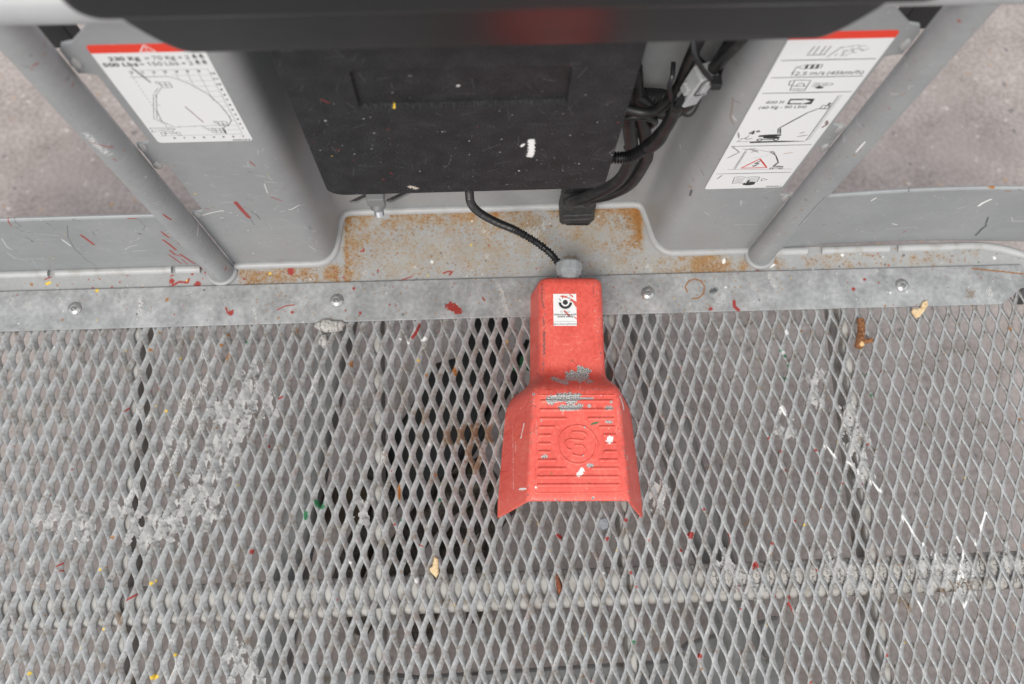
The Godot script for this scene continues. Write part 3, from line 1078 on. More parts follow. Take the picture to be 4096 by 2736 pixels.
# ---------------------------------------------------------------- camera, sky, sun, exposure
func setup_view():
	var cam := Camera3D.new()
	cam.name = "camera"
	add_child(cam)
	cam.transform = Transform3D(Basis(Vector3(0.998915, 0.024519, 0.039583), Vector3(0.032708, 0.235542, -0.971314), Vector3(-0.033139, 0.971555, 0.234484)), Vector3(0, 1.25, 0))
	cam.fov = 38.98
	var lens := CameraAttributesPhysical.new()
	lens.frustum_focal_length = 33.903
	lens.frustum_near = 0.02
	lens.frustum_far = 200.0
	lens.frustum_focus_distance = 1.13
	lens.exposure_aperture = 4.2
	cam.attributes = lens
	cam.near = 0.02
	cam.far = 200.0
	cam.current = true
	var sky_mat := ProceduralSkyMaterial.new()
	sky_mat.sky_top_color = Color(0.86, 0.87, 0.89)
	sky_mat.sky_horizon_color = Color(0.80, 0.81, 0.83)
	sky_mat.sky_curve = 0.2
	sky_mat.ground_bottom_color = Color(0.42, 0.40, 0.39)
	sky_mat.ground_horizon_color = Color(0.6, 0.6, 0.6)
	sky_mat.sun_angle_max = 0.0
	sky_mat.energy_multiplier = 1.0
	var sky := Sky.new()
	sky.sky_material = sky_mat
	var env := Environment.new()
	env.background_mode = Environment.BG_SKY
	env.sky = sky
	env.tonemap_mode = Environment.TONE_MAPPER_LINEAR
	env.tonemap_exposure = 1.6
	env.sdfgi_enabled = true
	env.ssao_enabled = true
	env.ssil_enabled = true
	var we := WorldEnvironment.new()
	we.name = "environment"
	we.environment = env
	add_child(we)
	var sun := DirectionalLight3D.new()
	sun.name = "sun"
	sun.light_color = Color(1.0, 0.985, 0.96)
	sun.light_energy = 0.5
	sun.light_angular_distance = 25.0
	sun.shadow_enabled = true
	add_child(sun)
	sun.look_at_from_position(Vector3(-0.5, 2.0, 1.25), Vector3.ZERO)

# ---------------------------------------------------------------- ground below the platform
func build_ground():
	var c := Canvas.new(0, 0, 1.6, 1.6, 640, grain)
	var n := FastNoiseLite.new()
	n.seed = 3
	n.frequency = 0.012
	n.fractal_octaves = 4
	var a := n.get_seamless_image(1024, 1024).get_data()
	n.seed = 8
	n.frequency = 0.13
	n.fractal_octaves = 2
	var b := n.get_seamless_image(1024, 1024).get_data()
	var g := ramp([[0.0, 112, 104, 100], [0.3, 134, 125, 121], [0.5, 146, 137, 133], [0.72, 157, 148, 144], [1.0, 178, 169, 164]])
	var o := PackedByteArray()
	o.resize(1024 * 1024 * 3)
	var lut := []
	for i in 256: lut.append(g.sample(i / 255.0))
	for i in 1024 * 1024:
		var q: Color = lut[clampi(int(a[i] * 0.5 + b[i] * 0.5), 0, 255)]
		o[i * 3] = q.r8; o[i * 3 + 1] = q.g8; o[i * 3 + 2] = q.b8
	c.img = Image.create_from_data(1024, 1024, false, Image.FORMAT_RGB8, o)
	c.w = 1024
	c.h = 1024
	for i in 1500:
		var v := rng.randf()
		var col := Color8(188, 182, 176) if v < 0.45 else Color8(92, 90, 92) if v < 0.8 else Color8(166, 136, 110)
		c.blob(rng.randf() * 1.6, rng.randf() * 1.6, rng.randf_range(0.0012, 0.0045), col, rng.randf_range(0.3, 0.65), 0.6)
	var m := skin(c, 0.9)
	m.texture_repeat = true
	m.uv1_triplanar = true
	m.uv1_world_triplanar = true
	m.uv1_scale = Vector3.ONE / 1.6
	var p := PlaneMesh.new()
	p.size = Vector2(120, 120)
	var o3 := part("ground", p, m, self)
	o3.position = Vector3(0, -0.36, 0)
	tag(o3, "worn pinkish grey paving below the lift platform", "", "", "structure")

# ---------------------------------------------------------------- bars, beams and hoses under the mesh
func build_under_frame():
	var pale := mottled([[0.0, 122, 104, 84], [0.3, 158, 154, 149], [0.6, 174, 172, 168], [1.0, 184, 182, 178]], 7.0, 0.6, 0.0, 11)
	var grey := mottled([[0.0, 108, 100, 90], [0.3, 138, 139, 139], [0.7, 148, 149, 150], [1.0, 156, 157, 157]], 5.0, 0.55, 0.0, 12)
	var bar := func(x: float, words: String):
		var g := Geo.new()
		soft_box(g, x - 0.0055, -0.066, x + 0.0055, -0.0092, -0.385, 0.34, 0.003, 0.001)
		one("support_bar", mesh_of(g), pale, words, "bar", "flat bars carrying the mesh floor")
	bar.call(-0.456, "pale grey support bar under the mesh, leftmost of the four")
	bar.call(-0.138, "pale grey support bar under the mesh left of the red foot switch")
	bar.call(0.178, "pale grey support bar under the mesh beneath the red foot switch")
	bar.call(0.4955, "pale grey support bar under the mesh below the brown twig")
	var g := Geo.new()
	var prof := round_rect(-0.052, -0.0092 - 0.036, -0.004, -0.0092, 0.009, 6)
	var l0 := PackedVector3Array()
	var l1 := PackedVector3Array()
	for q in prof:
		l0.append(Vector3(-0.8, q.y, q.x + 0.047))
		l1.append(Vector3(0.85, q.y, q.x + 0.047))
	g.loft([l0, l1])
	var beam := one("cross_beam", mesh_of(g), pale, "long pale cross beam under the mesh in front of the foot switch", "beam")
	# mortar caked on the right half of the beam
	for i in 16:
		var x := 0.30 + i * 0.026 + rng.randf_range(-0.008, 0.008)
		var crust := lump(Vector3(x, -0.0105, 0.018 + rng.randf_range(-0.003, 0.003)), 0.024, 0.021, 0.0035, 60 + i)
		part("mortar_crust", mesh_of(crust, [], 60.0), mortar(), beam)
	var brace := func(pts: Array, words: String):
		var b := Geo.new()
		var poly := PackedVector2Array(pts)
		b.plate(poly, -0.115, -0.06, xz, 0.009)
		one("diagonal_brace", mesh_of(b, [], 60.0), grey, words, "brace", "slanted braces below the floor")
	brace.call([Vector2(-0.216, -0.38), Vector2(-0.174, -0.38), Vector2(-0.268, 0.12), Vector2(-0.31, 0.12)], "grey slanted brace below the mesh left of the foot switch")
	brace.call([Vector2(0.205, -0.36), Vector2(0.247, -0.36), Vector2(0.362, 0.12), Vector2(0.316, 0.12)], "grey slanted brace below the mesh right of the foot switch")
	g = Geo.new()
	g.plate(PackedVector2Array([Vector2(-0.30, 0.1), Vector2(-0.1, 0.128), Vector2(0.24, 0.122), Vector2(0.272, 0.1), Vector2(0.40, 0.07), Vector2(0.40, 0.20), Vector2(-0.32, 0.20)]), -0.15, -0.125, xz, 0.003)
	one("mounting_plate", mesh_of(g), grey, "wide grey mounting plate under the mesh at the bottom edge", "plate")
	g = Geo.new()
	soft_box(g, -0.21, -0.14, 0.19, 0.42, -0.62, -0.515, 0.01, 0.004)
	one("boom_head", mesh_of(g), grey, "grey boom head hidden behind the recessed front panel", "boom head")
	# black dirty assembly under the middle
	var tar := mottled([[0.0, 30, 29, 28], [0.4, 38, 36, 34], [0.5, 66, 59, 52], [0.62, 104, 92, 78], [0.72, 52, 47, 42], [1.0, 36, 35, 34]], 12.0, 0.6, 0.0, 21, 6.0)
	var black := plain(Color8(24, 24, 25), 0.5)
	var root := thing("hose_guard", "black hose guard slanting under the mesh left of the foot switch", "guard", Vector3(-0.03, -0.13, -0.2))
	g = Geo.new()
	g.plate(PackedVector2Array([Vector2(0.036, -0.40), Vector2(-0.004, -0.37), Vector2(-0.028, -0.302), Vector2(-0.062, -0.294), Vector2(-0.104, -0.225), Vector2(-0.165, -0.140), Vector2(-0.085, -0.095), Vector2(-0.020, -0.175), Vector2(0.012, -0.245), Vector2(0.024, -0.30), Vector2(0.052, -0.36)]), -0.12, -0.075, xz, 0.004)
	part("shell", mesh_of(g), black, root)
	g = Geo.new()
	g.tube(spline([Vector3(0.075, -0.12, -0.33), Vector3(0.055, -0.12, -0.295), Vector3(0.012, -0.12, -0.225), Vector3(-0.03, -0.125, -0.16)]), 0.009, 10, true, 0.4)
	part("strap", mesh_of(g, [], 60.0), black, root)
	var runs := [
		[Vector3(-0.21, -0.15, 0.03), Vector3(-0.17, -0.135, -0.06), Vector3(-0.12, -0.13, -0.13), Vector3(-0.03, -0.13, -0.16)],
		[Vector3(-0.19, -0.16, 0.06), Vector3(-0.13, -0.14, -0.02), Vector3(-0.075, -0.13, -0.09), Vector3(0.01, -0.125, -0.15)],
		[Vector3(-0.10, -0.17, 0.08), Vector3(-0.07, -0.145, 0.0), Vector3(-0.035, -0.135, -0.06), Vector3(0.03, -0.13, -0.12)],
		[Vector3(-0.02, -0.17, 0.06), Vector3(-0.012, -0.15, -0.01), Vector3(0.01, -0.14, -0.07), Vector3(0.05, -0.13, -0.11)]]
	for i in runs.size():
		g = Geo.new()
		g.tube(spline(runs[i], 0.01), [0.021, 0.024, 0.018, 0.013][i] as float, 14)
		one("dirty_hose", mesh_of(g, [], 60.0), tar, ["leftmost dirt-caked black hose below the mesh", "thickest dirt-caked black hose below the mesh, second from left", "dirt-caked black hose below the mesh, third from left", "thin dirt-caked black hose beside the foot switch guard's left edge"][i], "hose", "dirty hoses below the floor")
	g = Geo.new()
	g.plate(PackedVector2Array([Vector2(-0.226, -0.128), Vector2(-0.160, -0.128), Vector2(-0.160, -0.078), Vector2(-0.226, -0.078)]), -0.16, -0.10, xz, 0.003)
	one("rusty_block", mesh_of(g), mottled([[0.0, 30, 22, 14], [0.5, 48, 36, 22], [1.0, 70, 54, 34]], 12.0, 0.8, 0.0, 31, 3.0), "dark brown rusty block below the mesh, left of the dirty hoses", "block")
	g = Geo.new()
	turned(g, Vector3(0.151, -0.009, -0.0595), Vector3.UP, [[-0.03, 0.004], [-0.0005, 0.004], [0.0, 0.0082], [0.005, 0.0082], [0.006, 0.0074]], 6, 0.3)
	one("hex_bolt", mesh_of(g, [], 20.0), mottled([[0.0, 118, 122, 128], [1.0, 150, 154, 158]], 30.0, 0.4, 0.4, 5), "grey hex bolt head in a mesh opening in front of the foot switch", "bolt")

var mortar_mat: StandardMaterial3D
func mortar() -> StandardMaterial3D:
	if not mortar_mat:
		mortar_mat = mottled([[0.0, 66, 68, 70], [0.26, 96, 96, 96], [0.34, 156, 153, 149], [0.6, 174, 170, 165], [1.0, 190, 184, 178]], 44.0, 0.95, 0.0, 41, 3.0)
	return mortar_mat

# ---------------------------------------------------------------- expanded metal floor
const SWD := 0.01807
const LWD := 0.0491
const STRAND := 0.0091
const LEAN := 0.66
const FIRST := -0.78342
# how far strand c has swung to its right (+1) or left (-1) at depth z
func swing(c: int, z: float) -> float:
	var ph := fposmod((z - 0.0152) / LWD + (0.5 if c % 2 == 1 else 0.0), 1.0)
	var tri := 1.0 - 4.0 * absf(ph - 0.5)
	return lerpf(tri, sin(tri * PI / 2), 0.7)

# mortar that clings to the strands and bridges some openings, along a line of (x, z) points
func crust(path: Array, radius: float, web: float, seed_: int) -> Geo:
	var g := Geo.new()
	var lo := Vector2(path[0][0], path[0][1])
	var hi := lo
	for q in path:
		lo = lo.min(Vector2(q[0], q[1]))
		hi = hi.max(Vector2(q[0], q[1]))
	lo -= Vector2.ONE * radius * 1.3
	hi += Vector2.ONE * radius * 1.3
	var cell := 0.0011
	var nx := int((hi.x - lo.x) / cell)
	var nz := int((hi.y - lo.y) / cell)
	var on := PackedByteArray()
	on.resize(nx * nz)
	var ys := PackedFloat32Array()
	ys.resize(nx * nz)
	for j in nz:
		for i in nx:
			var q := lo + Vector2(i, j) * cell
			var d := 9.0
			for k in path.size():
				var a := Vector2(path[k][0], path[k][1])
				var b := Vector2(path[mini(k + 1, path.size() - 1)][0], path[mini(k + 1, path.size() - 1)][1])
				d = minf(d, q.distance_to(Geometry2D.get_closest_point_to_segment(q, a, b)))
			var y := -9.0
			var gap := 1.0
			var c0 := int((q.x - FIRST) / (SWD / 2))
			for c in range(c0 - 1, c0 + 3):
				var dx := q.x - (FIRST + c * SWD / 2 + SWD / 4 * 0.97 * swing(c, q.y))
				gap = minf(gap, maxf(0.0, absf(dx) - STRAND / 2 * cos(LEAN)))
				if absf(dx) < STRAND / 2 * cos(LEAN): y = maxf(y, -0.0042 - dx * tan(LEAN) + 0.0014 / cos(LEAN))
			var n := grain.get_noise_2d(q.x * 5200.0 + seed_ * 50.0, q.y * 5200.0)
			var m := 1.15 * (1.0 - d / radius) + 1.35 * n + (0.12 if gap <= 0.0 else web - gap * 220.0)
			on[j * nx + i] = 1 if m > 0.46 else 0
			ys[j * nx + i] = (y if y > -1.0 else -0.0058) + 0.0006 + 0.0007 * grain.get_noise_2d(q.x * 14000.0, q.y * 14000.0)
	for j in nz - 1:
		for i in nx - 1:
			if on[j * nx + i] == 0: continue
			var at := g.p.size()
			for k in 4:
				var ii := i + (1 if k == 1 or k == 2 else 0)
				var jj := j + (1 if k > 1 else 0)
				g.p.append(Vector3(lo.x + ii * cell, ys[jj * nx + ii], lo.y + jj * cell))
			g.quad(at, at + 1, at + 2, at + 3)
	return g
func build_grating():
	# raised mesh: leaning strands that zigzag and cross into one another at the joints
	var w := STRAND
	var t := 0.0032
	var lean := LEAN
	var p := SWD / 2
	var amp := p / 2 * 0.97
	var z0 := -0.357
	var z1 := 0.80
	var steps := 14
	var x0 := FIRST
	var cols := 178
	var V := PackedVector3Array()
	var N := PackedVector3Array()
	var U := PackedVector2Array()
	var I := PackedInt32Array()
	var k := 8
	var rows := int((z1 - z0) / LWD * steps)
	# phase: an opening is centred on (-0.5982, 0.0152)
	for c in cols:
		var xc := x0 + c * p
		var at := V.size()
		for r in rows + 1:
			var z := z0 + r * LWD / steps
			var s := swing(c, z)
			var phi := lean + 0.06 * grain.get_noise_2d(c * 53.0, r * 9.0)
			var u := Vector2(cos(phi), -sin(phi)) * w / 2      # across the strand, falling towards +x
			var n := Vector2(sin(phi), cos(phi)) * t / 2
			var sec := [-u + n * 0.3, -u * 0.93 + n, -u * 0.3 + n * 1.02, u * 0.8 + n, u + n * 0.5, u - n, -u * 0.2 - n, -u - n * 0.5]
			var cx := xc + amp * s + 0.0003 * grain.get_noise_2d(c * 11.0 + 300.0, r * 4.0)
			var cy := -0.0042 + 0.0016 * grain.get_noise_2d(cx * 900.0, z * 900.0)
			for i in k:
				var q: Vector2 = sec[i]
				V.append(Vector3(cx + q.x, cy + q.y, z))
				U.append(Vector2((cx + q.x + 0.72) / 1.47, (z + 0.36) / 0.56))
			if r > 0:
				for i in k:
					var j := (i + 1) % k
					var a0 := at + (r - 1) * k + i
					var a1 := at + (r - 1) * k + j
					I.append_array(PackedInt32Array([a0, a1 + k, a1, a0, a0 + k, a1 + k]))
	# normals from the run of the strand and the turn of its section
	N.resize(V.size())
	for c in cols:
		var at := c * (rows + 1) * k
		for r in rows + 1:
			var r0 := at + maxi(r - 1, 0) * k
			var r1 := at + mini(r + 1, rows) * k
			for i in k:
				var q := at + r * k
				var d := V[r1 + i] - V[r0 + i]
				var e := V[q + (i + 1) % k] - V[q + (i + k - 1) % k]
				N[q + i] = d.cross(e).normalized()
	var ctr := (V[0] + V[3] + V[5]) / 3.0
	if N[2].y < 0:
		for i in N.size(): N[i] = -N[i]
	# winding: front faces run clockwise
	var f := (V[I[1]] - V[I[0]]).cross(V[I[2]] - V[I[0]])
	if f.dot(N[I[0]]) > 0:
		for i in range(0, I.size(), 3):
			var q := I[i + 1]
			I[i + 1] = I[i + 2]
			I[i + 2] = q
	var arr := []
	arr.resize(Mesh.ARRAY_MAX)
	arr[Mesh.ARRAY_VERTEX] = V
	arr[Mesh.ARRAY_NORMAL] = N
	arr[Mesh.ARRAY_TEX_UV] = U
	arr[Mesh.ARRAY_INDEX] = I
	var m := ArrayMesh.new()
	m.add_surface_from_arrays(Mesh.PRIMITIVE_TRIANGLES, arr)
	var c := Canvas.new(-0.72, -0.36, 0.75, 0.2, 1380, grain)
	c.base(ramp([[0.0, 104, 92, 80], [0.26, 132, 126, 119], [0.4, 146, 145, 143], [0.55, 158, 159, 159], [0.72, 170, 170, 169], [1.0, 190, 188, 184]]), 30.0, 170.0, 0.5, 51)
	specks(c, 900, 0.0005, 0.0016, "lllbodrw", -0.72, -0.36, 0.75, 0.2, 0.8)
	specks(c, 120, 0.0006, 0.0018, "yrwgo", -0.72, -0.36, 0.75, 0.2, 1.0)
	# dirt packed in patches, old mortar smears thickest at the right and lower left
	for i in 900:
		var d := rng.randf() < 0.5
		c.blob(rng.randfn(-0.02 if d else 0.1, 0.16 if d else 0.5), rng.randf_range(-0.3, 0.2), rng.randf_range(0.0015, 0.006), Color8(126, 108, 90) if rng.randf() < 0.8 else Color8(112, 78, 66), rng.randf_range(0.08, 0.3), 1.0)
	for i in 1500:
		var right := rng.randf() < 0.7
		var x := rng.randf_range(0.16, 0.74) if right else rng.randf_range(-0.66, -0.05)
		var z := lerpf(-0.2, 0.19, sqrt(rng.randf())) if right else lerpf(-0.2, 0.19, sqrt(rng.randf()))
		c.blob(x, z, rng.randf_range(0.0008, 0.0040), PAINT["l"], rng.randf_range(0.25, 0.7), 1.0, rng.randf() < 0.12, true)
	c.stains(STAINS["grate"])
	var mat := skin(c, 0.42, 0.22)
	var root := one("floor_grating", m, mat, "galvanised expanded metal mesh floor with paint and mortar splashes", "grating")
	# mortar bridging some of the openings
	var crusts := [
		[[[-0.300, -0.262], [-0.318, -0.235], [-0.333, -0.195], [-0.350, -0.160], [-0.362, -0.125], [-0.385, -0.098], [-0.402, -0.078], [-0.435, -0.068]], 0.024, 0.30],
		[[[-0.345, -0.228], [-0.318, -0.205], [-0.322, -0.165], [-0.345, -0.130], [-0.352, -0.085]], 0.017, 0.22], [[[-0.285, -0.240], [-0.278, -0.222]], 0.014, 0.2], [[[-0.405, -0.190], [-0.385, -0.180]], 0.012, 0.25],
		[[[-0.555, -0.090], [-0.515, -0.098], [-0.508, -0.080]], 0.018, 0.3], [[[-0.475, -0.105], [-0.440, -0.098]], 0.013, 0.15],
		[[[0.405, -0.172], [0.392, -0.166]], 0.012, 0.35], [[[0.448, -0.240], [0.440, -0.205]], 0.014, 0.28], [[[0.488, -0.190], [0.486, -0.160], [0.500, -0.118], [0.488, -0.108]], 0.016, 0.35],
		[[[0.560, 0.010], [0.590, 0.006], [0.612, 0.016], [0.575, 0.030], [0.604, 0.040]], 0.021, 0.45], [[[0.660, 0.0], [0.690, 0.025]], 0.016, 0.2],
		[[[0.300, -0.012], [0.335, 0.030]], 0.016, 0.0], [[[0.44, 0.0], [0.47, 0.03]], 0.018, 0.1], [[[0.225, -0.105], [0.222, -0.080]], 0.013, 0.3],
		[[[-0.31, 0.085], [-0.295, 0.115], [-0.325, 0.135]], 0.022, 0.2], [[[-0.155, -0.095], [-0.158, -0.075]], 0.011, 0.2]]
	var cement := mottled([[0.0, 74, 76, 77], [0.2, 104, 104, 104], [0.27, 156, 156, 154], [0.6, 174, 173, 171], [1.0, 186, 184, 180]], 20.0, 0.9, 0.0, 43, 0.8)
	for i in crusts.size():
		part("mortar_crust", mesh_of(crust(crusts[i][0], crusts[i][1], crusts[i][2], i), [], 70.0), cement, root)

# ---------------------------------------------------------------- rusty floor plate, galvanised strip, toe boards
func build_floor_edge():
	var c := Canvas.new(-0.76, -0.50, 0.77, -0.33, 1300, grain)
	c.base(ramp([[0.0, 146, 147, 147], [0.5, 156, 157, 157], [1.0, 166, 166, 165]]), 18.0, 120.0, 0.5, 61)
	# rust: grains crowd along the creases where water stands
	for i in 6200:
		var f := pow(rng.randf(), 2.6)
		var x := 0.0
		var z := 0.0
		var kind := rng.randi() % 12
		if kind < 4: x = rng.randf_range(-0.178, 0.224); z = -0.4885 + f * 0.10
		elif kind < 5: x = -0.1775 + f * 0.07; z = -0.488 + pow(rng.randf(), 1.4) * 0.10
		elif kind < 7: x = 0.2245 - f * 0.10; z = -0.488 + pow(rng.randf(), 1.3) * 0.06
		elif kind < 9: x = rng.randf_range(-0.32, -0.185); z = -0.415 + rng.randf() * 0.024; f = rng.randf()
		elif kind < 11: x = rng.randfn(0.31, 0.032); z = -0.415 + rng.randf() * 0.026; f = 0.15 + rng.randf() * 0.6
		else: x = rng.randf_range(0.40, 0.70); z = rng.randf_range(-0.412, -0.392); f = rng.randf()
		x += rng.randfn(0.0, 0.0012)
		z += rng.randfn(0.0, 0.0012)
		var near := 1.0 - f
		# rust comes and goes along the seams
		if near * 0.8 + 1.6 * grain.get_noise_2d(x * 1900.0, z * 1900.0) < rng.randf_range(-0.1, 0.65): continue
		if rng.randf() < 0.25: c.blob(x, z, rng.randf_range(0.002, 0.006), Color8(156, 106, 50), rng.randf_range(0.05, 0.22) * near, 1.0)
		c.blob(x, z, rng.randf_range(0.0003, 0.0008) + near * near * rng.randf() * 0.0009, Color8(146, 96, 44) if rng.randf() < 0.6 else Color8(116, 76, 42), rng.randf_range(0.25, 0.75), 0.9)
	for i in 260:      # thin yellow-brown staining
		c.blob(rng.randf_range(-0.18, 0.225), rng.randf_range(-0.49, -0.40), rng.randf_range(0.003, 0.012), Color8(158, 128, 84), rng.randf_range(0.03, 0.11), 1.0)
	for i in 60:
		c.blob(rng.randfn(0.31, 0.05), rng.randf_range(-0.416, -0.39), rng.randf_range(0.003, 0.009), Color8(158, 128, 84), rng.randf_range(0.04, 0.12), 1.0)
	for i in 1500:
		c.blob(rng.randf_range(-0.18, 0.225), rng.randf_range(-0.488, -0.39), rng.randf_range(0.0003, 0.0009), Color8(152, 98, 40), rng.randf_range(0.3, 0.7), 0.9)
	specks(c, 240, 0.0005, 0.0014, "rdwlob", -0.75, -0.42, 0.77, -0.385, 0.8)
	specks(c, 160, 0.0005, 0.0016, "rdwlob", -0.17, -0.49, 0.22, -0.39, 0.8)
	c.stains(STAINS["floor"])
	var g := Geo.new()
	g.plate(PackedVector2Array([Vector2(-0.90, -0.355), Vector2(-0.90, -0.424), Vector2(-0.20, -0.424), Vector2(-0.187, -0.498), Vector2(0.116, -0.498), Vector2(0.117, -0.474), Vector2(0.124, -0.4645), Vector2(0.154, -0.4635), Vector2(0.163, -0.472), Vector2(0.164, -0.498), Vector2(0.236, -0.498), Vector2(0.262, -0.424), Vector2(0.70, -0.421), Vector2(0.735, -0.412), Vector2(0.765, -0.392), Vector2(0.78, -0.355)]), -0.006, 0.0, xz, 0.0006)
	one("floor_plate", mesh_of(g, [0, 2, -0.76, 0.77, -0.50, -0.33], 30.0), skin(c, 0.55), "grey floor plate with orange rust stains behind the foot switch", "plate")
	# rounded paint-filled lip along the toe boards, broken by notches
	c = Canvas.new(-0.76, -0.43, 0.77, -0.33, 1300, grain)
	c.base(ramp([[0.0, 122, 123, 124], [0.3, 143, 144, 144], [0.52, 156, 157, 157], [0.72, 168, 169, 169], [1.0, 190, 190, 188]]), 24.0, 110.0, 0.42, 71)
	specks(c, 420, 0.0005, 0.0015, "rodlwb", -0.75, -0.40, 0.77, -0.33, 0.8)
	scratches(c, 40, 0.018, Color8(190, 190, 190), -0.75, -0.395, 0.75, -0.335)
	scratches(c, 25, 0.012, Color8(118, 118, 120), -0.75, -0.395, 0.75, -0.335)
	for i in 260:
		c.blob(rng.randf_range(-0.3, 0.42), rng.randf_range(-0.388, -0.336), rng.randf_range(0.0005, 0.0013), PAINT["o"], rng.randf_range(0.2, 0.6), 0.6)
	c.stains(STAINS["strip"])
	var root := thing("edge_strip", "galvanised flat strip screwed along the front edge of the mesh", "strip", Vector3(0, 0.001, -0.36))
	g = Geo.new()
	g.plate(PackedVector2Array([Vector2(-0.90, -0.3385), Vector2(-0.90, -0.3935), Vector2(0.0, -0.3905), Vector2(0.745, -0.3865), Vector2(0.752, -0.362), Vector2(0.713, -0.333), Vector2(0.706, -0.3315), Vector2(0.0, -0.3355)]), 0.0012, 0.0042, xz, 0.0008)
	part("flat_bar", mesh_of(g, [0, 2, -0.76, 0.77, -0.43, -0.33], 20.0), skin(c, 0.42, 0.3), root)
	var steel := mottled([[0.0, 150, 150, 150], [1.0, 196, 196, 194]], 40.0, 0.3, 0.75, 6)
	for x in [-0.534, -0.189, 0.2285, 0.576]:
		var z := -0.3640 + (0.002 if x > 0 else -0.0015)
		var r := Geo.new()
		turned(r, Vector3(x, 0.0042, z), Vector3.UP, [[-0.001, 0.0092], [0.0006, 0.0092], [0.0016, 0.0085], [0.0030, 0.0062], [0.0036, 0.0042], [0.0030, 0.0036], [0.0022, 0.0030]], 24)
		var head := part("rivet", mesh_of(r, [], 45.0), steel, root)
		var pin := Geo.new()
		turned(pin, Vector3(x, 0.0064, z), Vector3.UP, [[-0.001, 0.0022], [0.0009, 0.0021], [0.0013, 0.0012]], 14)
		part("pin", mesh_of(pin, [], 45.0), plain(Color8(120, 120, 122), 0.4, 0.6), head)
	# toe boards
	var lip_mat := mottled([[0.0, 150, 146, 140], [0.4, 168, 169, 169], [1.0, 176, 177, 177]], 6.0, 0.45, 0.0, 81)
	for side in 2:
		var x0: float = -0.92 if side == 0 else 0.395
		var x1: float = -0.352 if side == 0 else 0.95
		c = Canvas.new(x0 if side == 1 else -0.66, -0.19, minf(x1, 0.70), 0.0, 1500, grain)
		c.base(ramp([[0.0, 134, 136, 137], [0.5, 142, 144, 145], [1.0, 150, 152, 152]]), 7.0, 60.0, 0.35, 91 + side)
		scratches(c, 45, 0.016, Color8(188, 189, 190), -0.66 if side == 0 else x0, -0.185, x1, -0.01)
		specks(c, 120, 0.0004, 0.0010, "ddwwob", -0.66 if side == 0 else x0, -0.185, x1, -0.01, 0.8)
		c.stains(STAINS["toe_l" if side == 0 else "toe_r"], true)
		var top := 0.1835
		var loops := []
		var nx := 40
		for i in nx + 1:
			var x := lerpf(x0, x1, float(i) / nx)
			var bow := 0.0
			if side == 1: bow = -0.006 * sin(clampf((x - 0.395) / 0.36, 0.0, 1.0) * PI)
			var zf := -0.4205 + bow
			loops.append(PackedVector3Array([Vector3(x, 0.0015, zf), Vector3(x, top - 0.004, zf), Vector3(x, top - 0.001, zf - 0.001), Vector3(x, top, zf - 0.003), Vector3(x, top - 0.001, zf - 0.005), Vector3(x, top - 0.004, zf - 0.006), Vector3(x, 0.0015, zf - 0.006)]))
		var b := Geo.new()
		b.loft(loops)
		var board := thing("toe_board", "grey painted toe board with red streaks on the left" if side == 0 else "grey painted toe board with chipped top edge on the right", "toe board", Vector3(-0.6 if side == 0 else 0.6, 0.0015, -0.42), "toe boards along the platform edge")
		part("board", mesh_of(b, [0, 1, c.u0, c.u0 + c.w / c.k, 0.19, 0.0], 50.0), skin(c, 0.45), board)
		# lip pieces between notches
		var cuts: Array = [[-0.92, -0.573], [-0.563, -0.41], [-0.404, -0.372]] if side == 0 else [[0.405, 0.452], [0.472, 0.566], [0.578, 0.78]]
		for q in cuts:
			var pts := PackedVector3Array()
			for i in 25:
				var x := lerpf(q[0], q[1], i / 24.0)
				var zz := -0.4165 + (0.0 if x < 0.68 else pow((x - 0.68) / 0.1, 2.0) * 0.03)
				pts.append(Vector3(x, 0.0005, zz))
			var lg := Geo.new()
			lg.tube(pts, 0.0058, 12)
			part("weld_lip", mesh_of(lg, [], 60.0), lip_mat, board)

# ---------------------------------------------------------------- grey front panel with posts and rail
func panel_path() -> PackedVector2Array:
	var o := PackedVector2Array()
	var key := [Vector2(-0.222, -0.422), Vector2(-0.212, -0.4222), Vector2(-0.2035, -0.4250), Vector2(-0.1970, -0.4305), Vector2(-0.1928, -0.4380), Vector2(-0.1905, -0.4470), Vector2(-0.1855, -0.4790), Vector2(-0.1832, -0.4870), Vector2(-0.1785, -0.4922), Vector2(-0.1710, -0.494),
		Vector2(0.2180, -0.494), Vector2(0.2260, -0.4922), Vector2(0.2308, -0.4870), Vector2(0.2330, -0.4800), Vector2(0.2410, -0.4480), Vector2(0.2440, -0.4385), Vector2(0.2490, -0.4305), Vector2(0.2560, -0.4250), Vector2(0.2650, -0.4222), Vector2(0.2750, -0.422)]
	for q in key: o.append(q)
	return o

